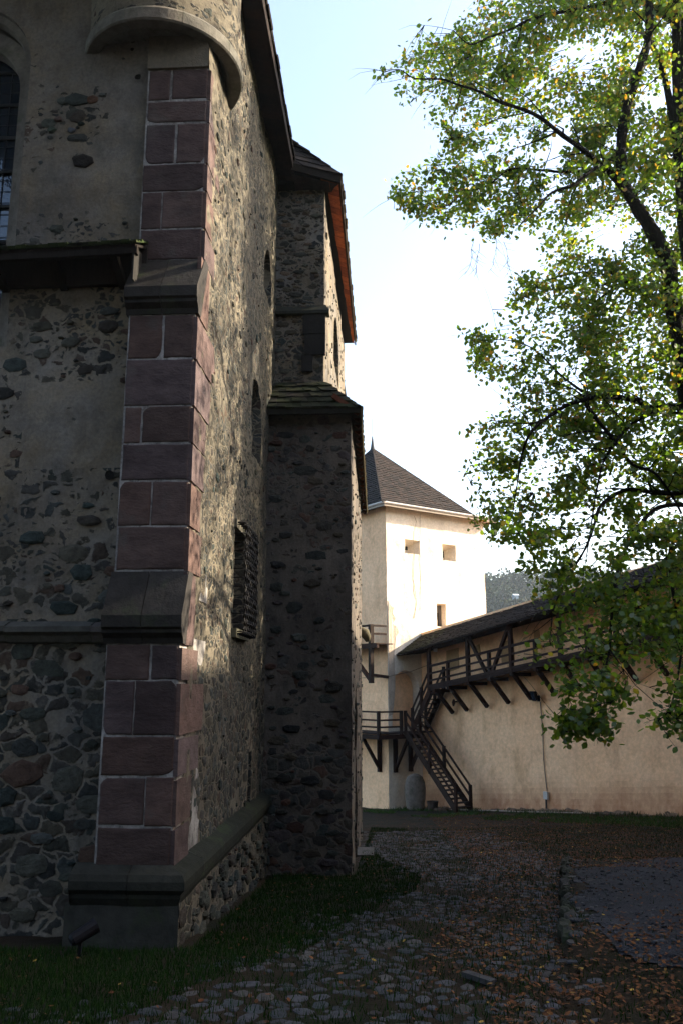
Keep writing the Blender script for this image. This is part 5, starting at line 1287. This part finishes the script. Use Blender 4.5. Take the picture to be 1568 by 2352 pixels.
HP = np.array(HP, np.float32); n = len(HP); nrm = unit(nr.normal(0, 1, (n, 3)) + np.array([0, 0, .8])); U_ = unit(np.cross(nrm, nr.normal(0, 1, (n, 3)))); V_ = unit(np.cross(nrm, U_)); sz = nr.uniform(.5, 1.1, n)[:, None]
o = quad_soup('hillside_wood', HP, U_ * sz, V_ * sz, np.array(HC, np.float32), M['grassblade'], nr.uniform(-.3, .3, n).astype(np.float32)); tag(o, 'hazy wooded hillside beyond the fortress', 'wood', kind='stuff')
hs = empty('hill_house', tuple(at(1182, 1366, Y=330)), 'tiny white house among the trees on the far hillside', 'house'); p = at(1182, 1366, Y=330)
b = MB(); b.box(p.x - .8, p.x + .8, p.y - 3, p.y + 3, p.z - 6, p.z - .6, 0, (.3, .34, .38)); b.build('wall', M['paint'], hs)
b = MB(); b.hexa([(p.x - 1.1, p.y - 3.4, p.z - 0.6), (p.x + 1.1, p.y - 3.4, p.z - 0.6), (p.x + 1.1, p.y + 3.4, p.z - 0.6), (p.x - 1.1, p.y + 3.4, p.z - 0.6), (p.x - 1.1, p.y - .1, p.z + 0.3), (p.x + 1.1, p.y - .1, p.z + 0.3), (p.x + 1.1, p.y + .1, p.z + 0.3), (p.x - 1.1, p.y + .1, p.z + 0.3)], 0, (.35, .4, .45)); b.build('roof', M['paint'], hs)

# ------------------------------------------------------------------ unseen wing added right of the courtyard (its ridge throws the courtyard's shade)
wing = empty('shade_wing', (22, 15, -1), 'long unseen wing with shingle roof added at the right to shade the courtyard', 'shade caster')
b = MB(); wx0, wx1, wy0, wy1, we, wr = 18.5, 28, -6, 37, 11.0, 15.3
b.box(wx0, wx1, wy0, wy1, -5, we); b.build('wall', M['pink'], wing)
b = MB()
for k in range(12):
    for zz2 in (1.5, 5.2): b.box(wx0 - .02, wx0 + .1, wy0 + 2 + k * 3.4, wy0 + 3.1 + k * 3.4, zz2, zz2 + 1.6, 0, (.05, .05, .05))
b.build('windows', M['glass'], wing)
b = MB(); xm = (wx0 + wx1) / 2
b.hexa([(wx0 - .6, wy0, we), (wx1 + .6, wy0, we), (wx1 + .6, wy1, we), (wx0 - .6, wy1, we), (xm - .05, wy0, wr), (xm + .05, wy0, wr), (xm + .05, wy1, wr), (xm - .05, wy1, wr)], 0, (.05, .035, .03)); b.build('roof', M['shingle'], wing)

back = empty('sky_blocking_range', (-3, -10, 1), 'tall unseen range added behind the viewer to block skylight from the courtyard', 'shade caster')  # unseen range added behind the camera to cut skylight on facade and ground
b = MB(); b.box(-13, 18.3, -13, -4, -5, 13); b.build('wall', M['mortar_dark'], back)
b = MB(); b.hexa([(-13.5, -13.6, 13), (18.4, -13.6, 13), (18.4, -3.4, 13), (-13.5, -3.4, 13), (-13.5, -8.6, 17), (18.4, -8.6, 17), (18.4, -8.4, 17), (-13.5, -8.4, 17)], 0, (.05, .035, .03)); b.build('roof', M['shingle'], back)
# ------------------------------------------------------------------ haze
HZ = .00022
if HZ:
    b = MB(); b.box(-1000, 1000, -700, 1000, -45, 130); m, nt, bs = mat('haze'); nt.nodes.remove(bs)
    pv = N(nt, 'VolumePrincipled'); pv.inputs['Density'].default_value = HZ; pv.inputs['Color'].default_value = (.72, .86, 1, 1); pv.inputs['Anisotropy'].default_value = .3
    nt.links.new(pv.outputs[0], nt.nodes['Material Output'].inputs['Volume']); o = b.build('haze', m); tag(o, kind='stuff')
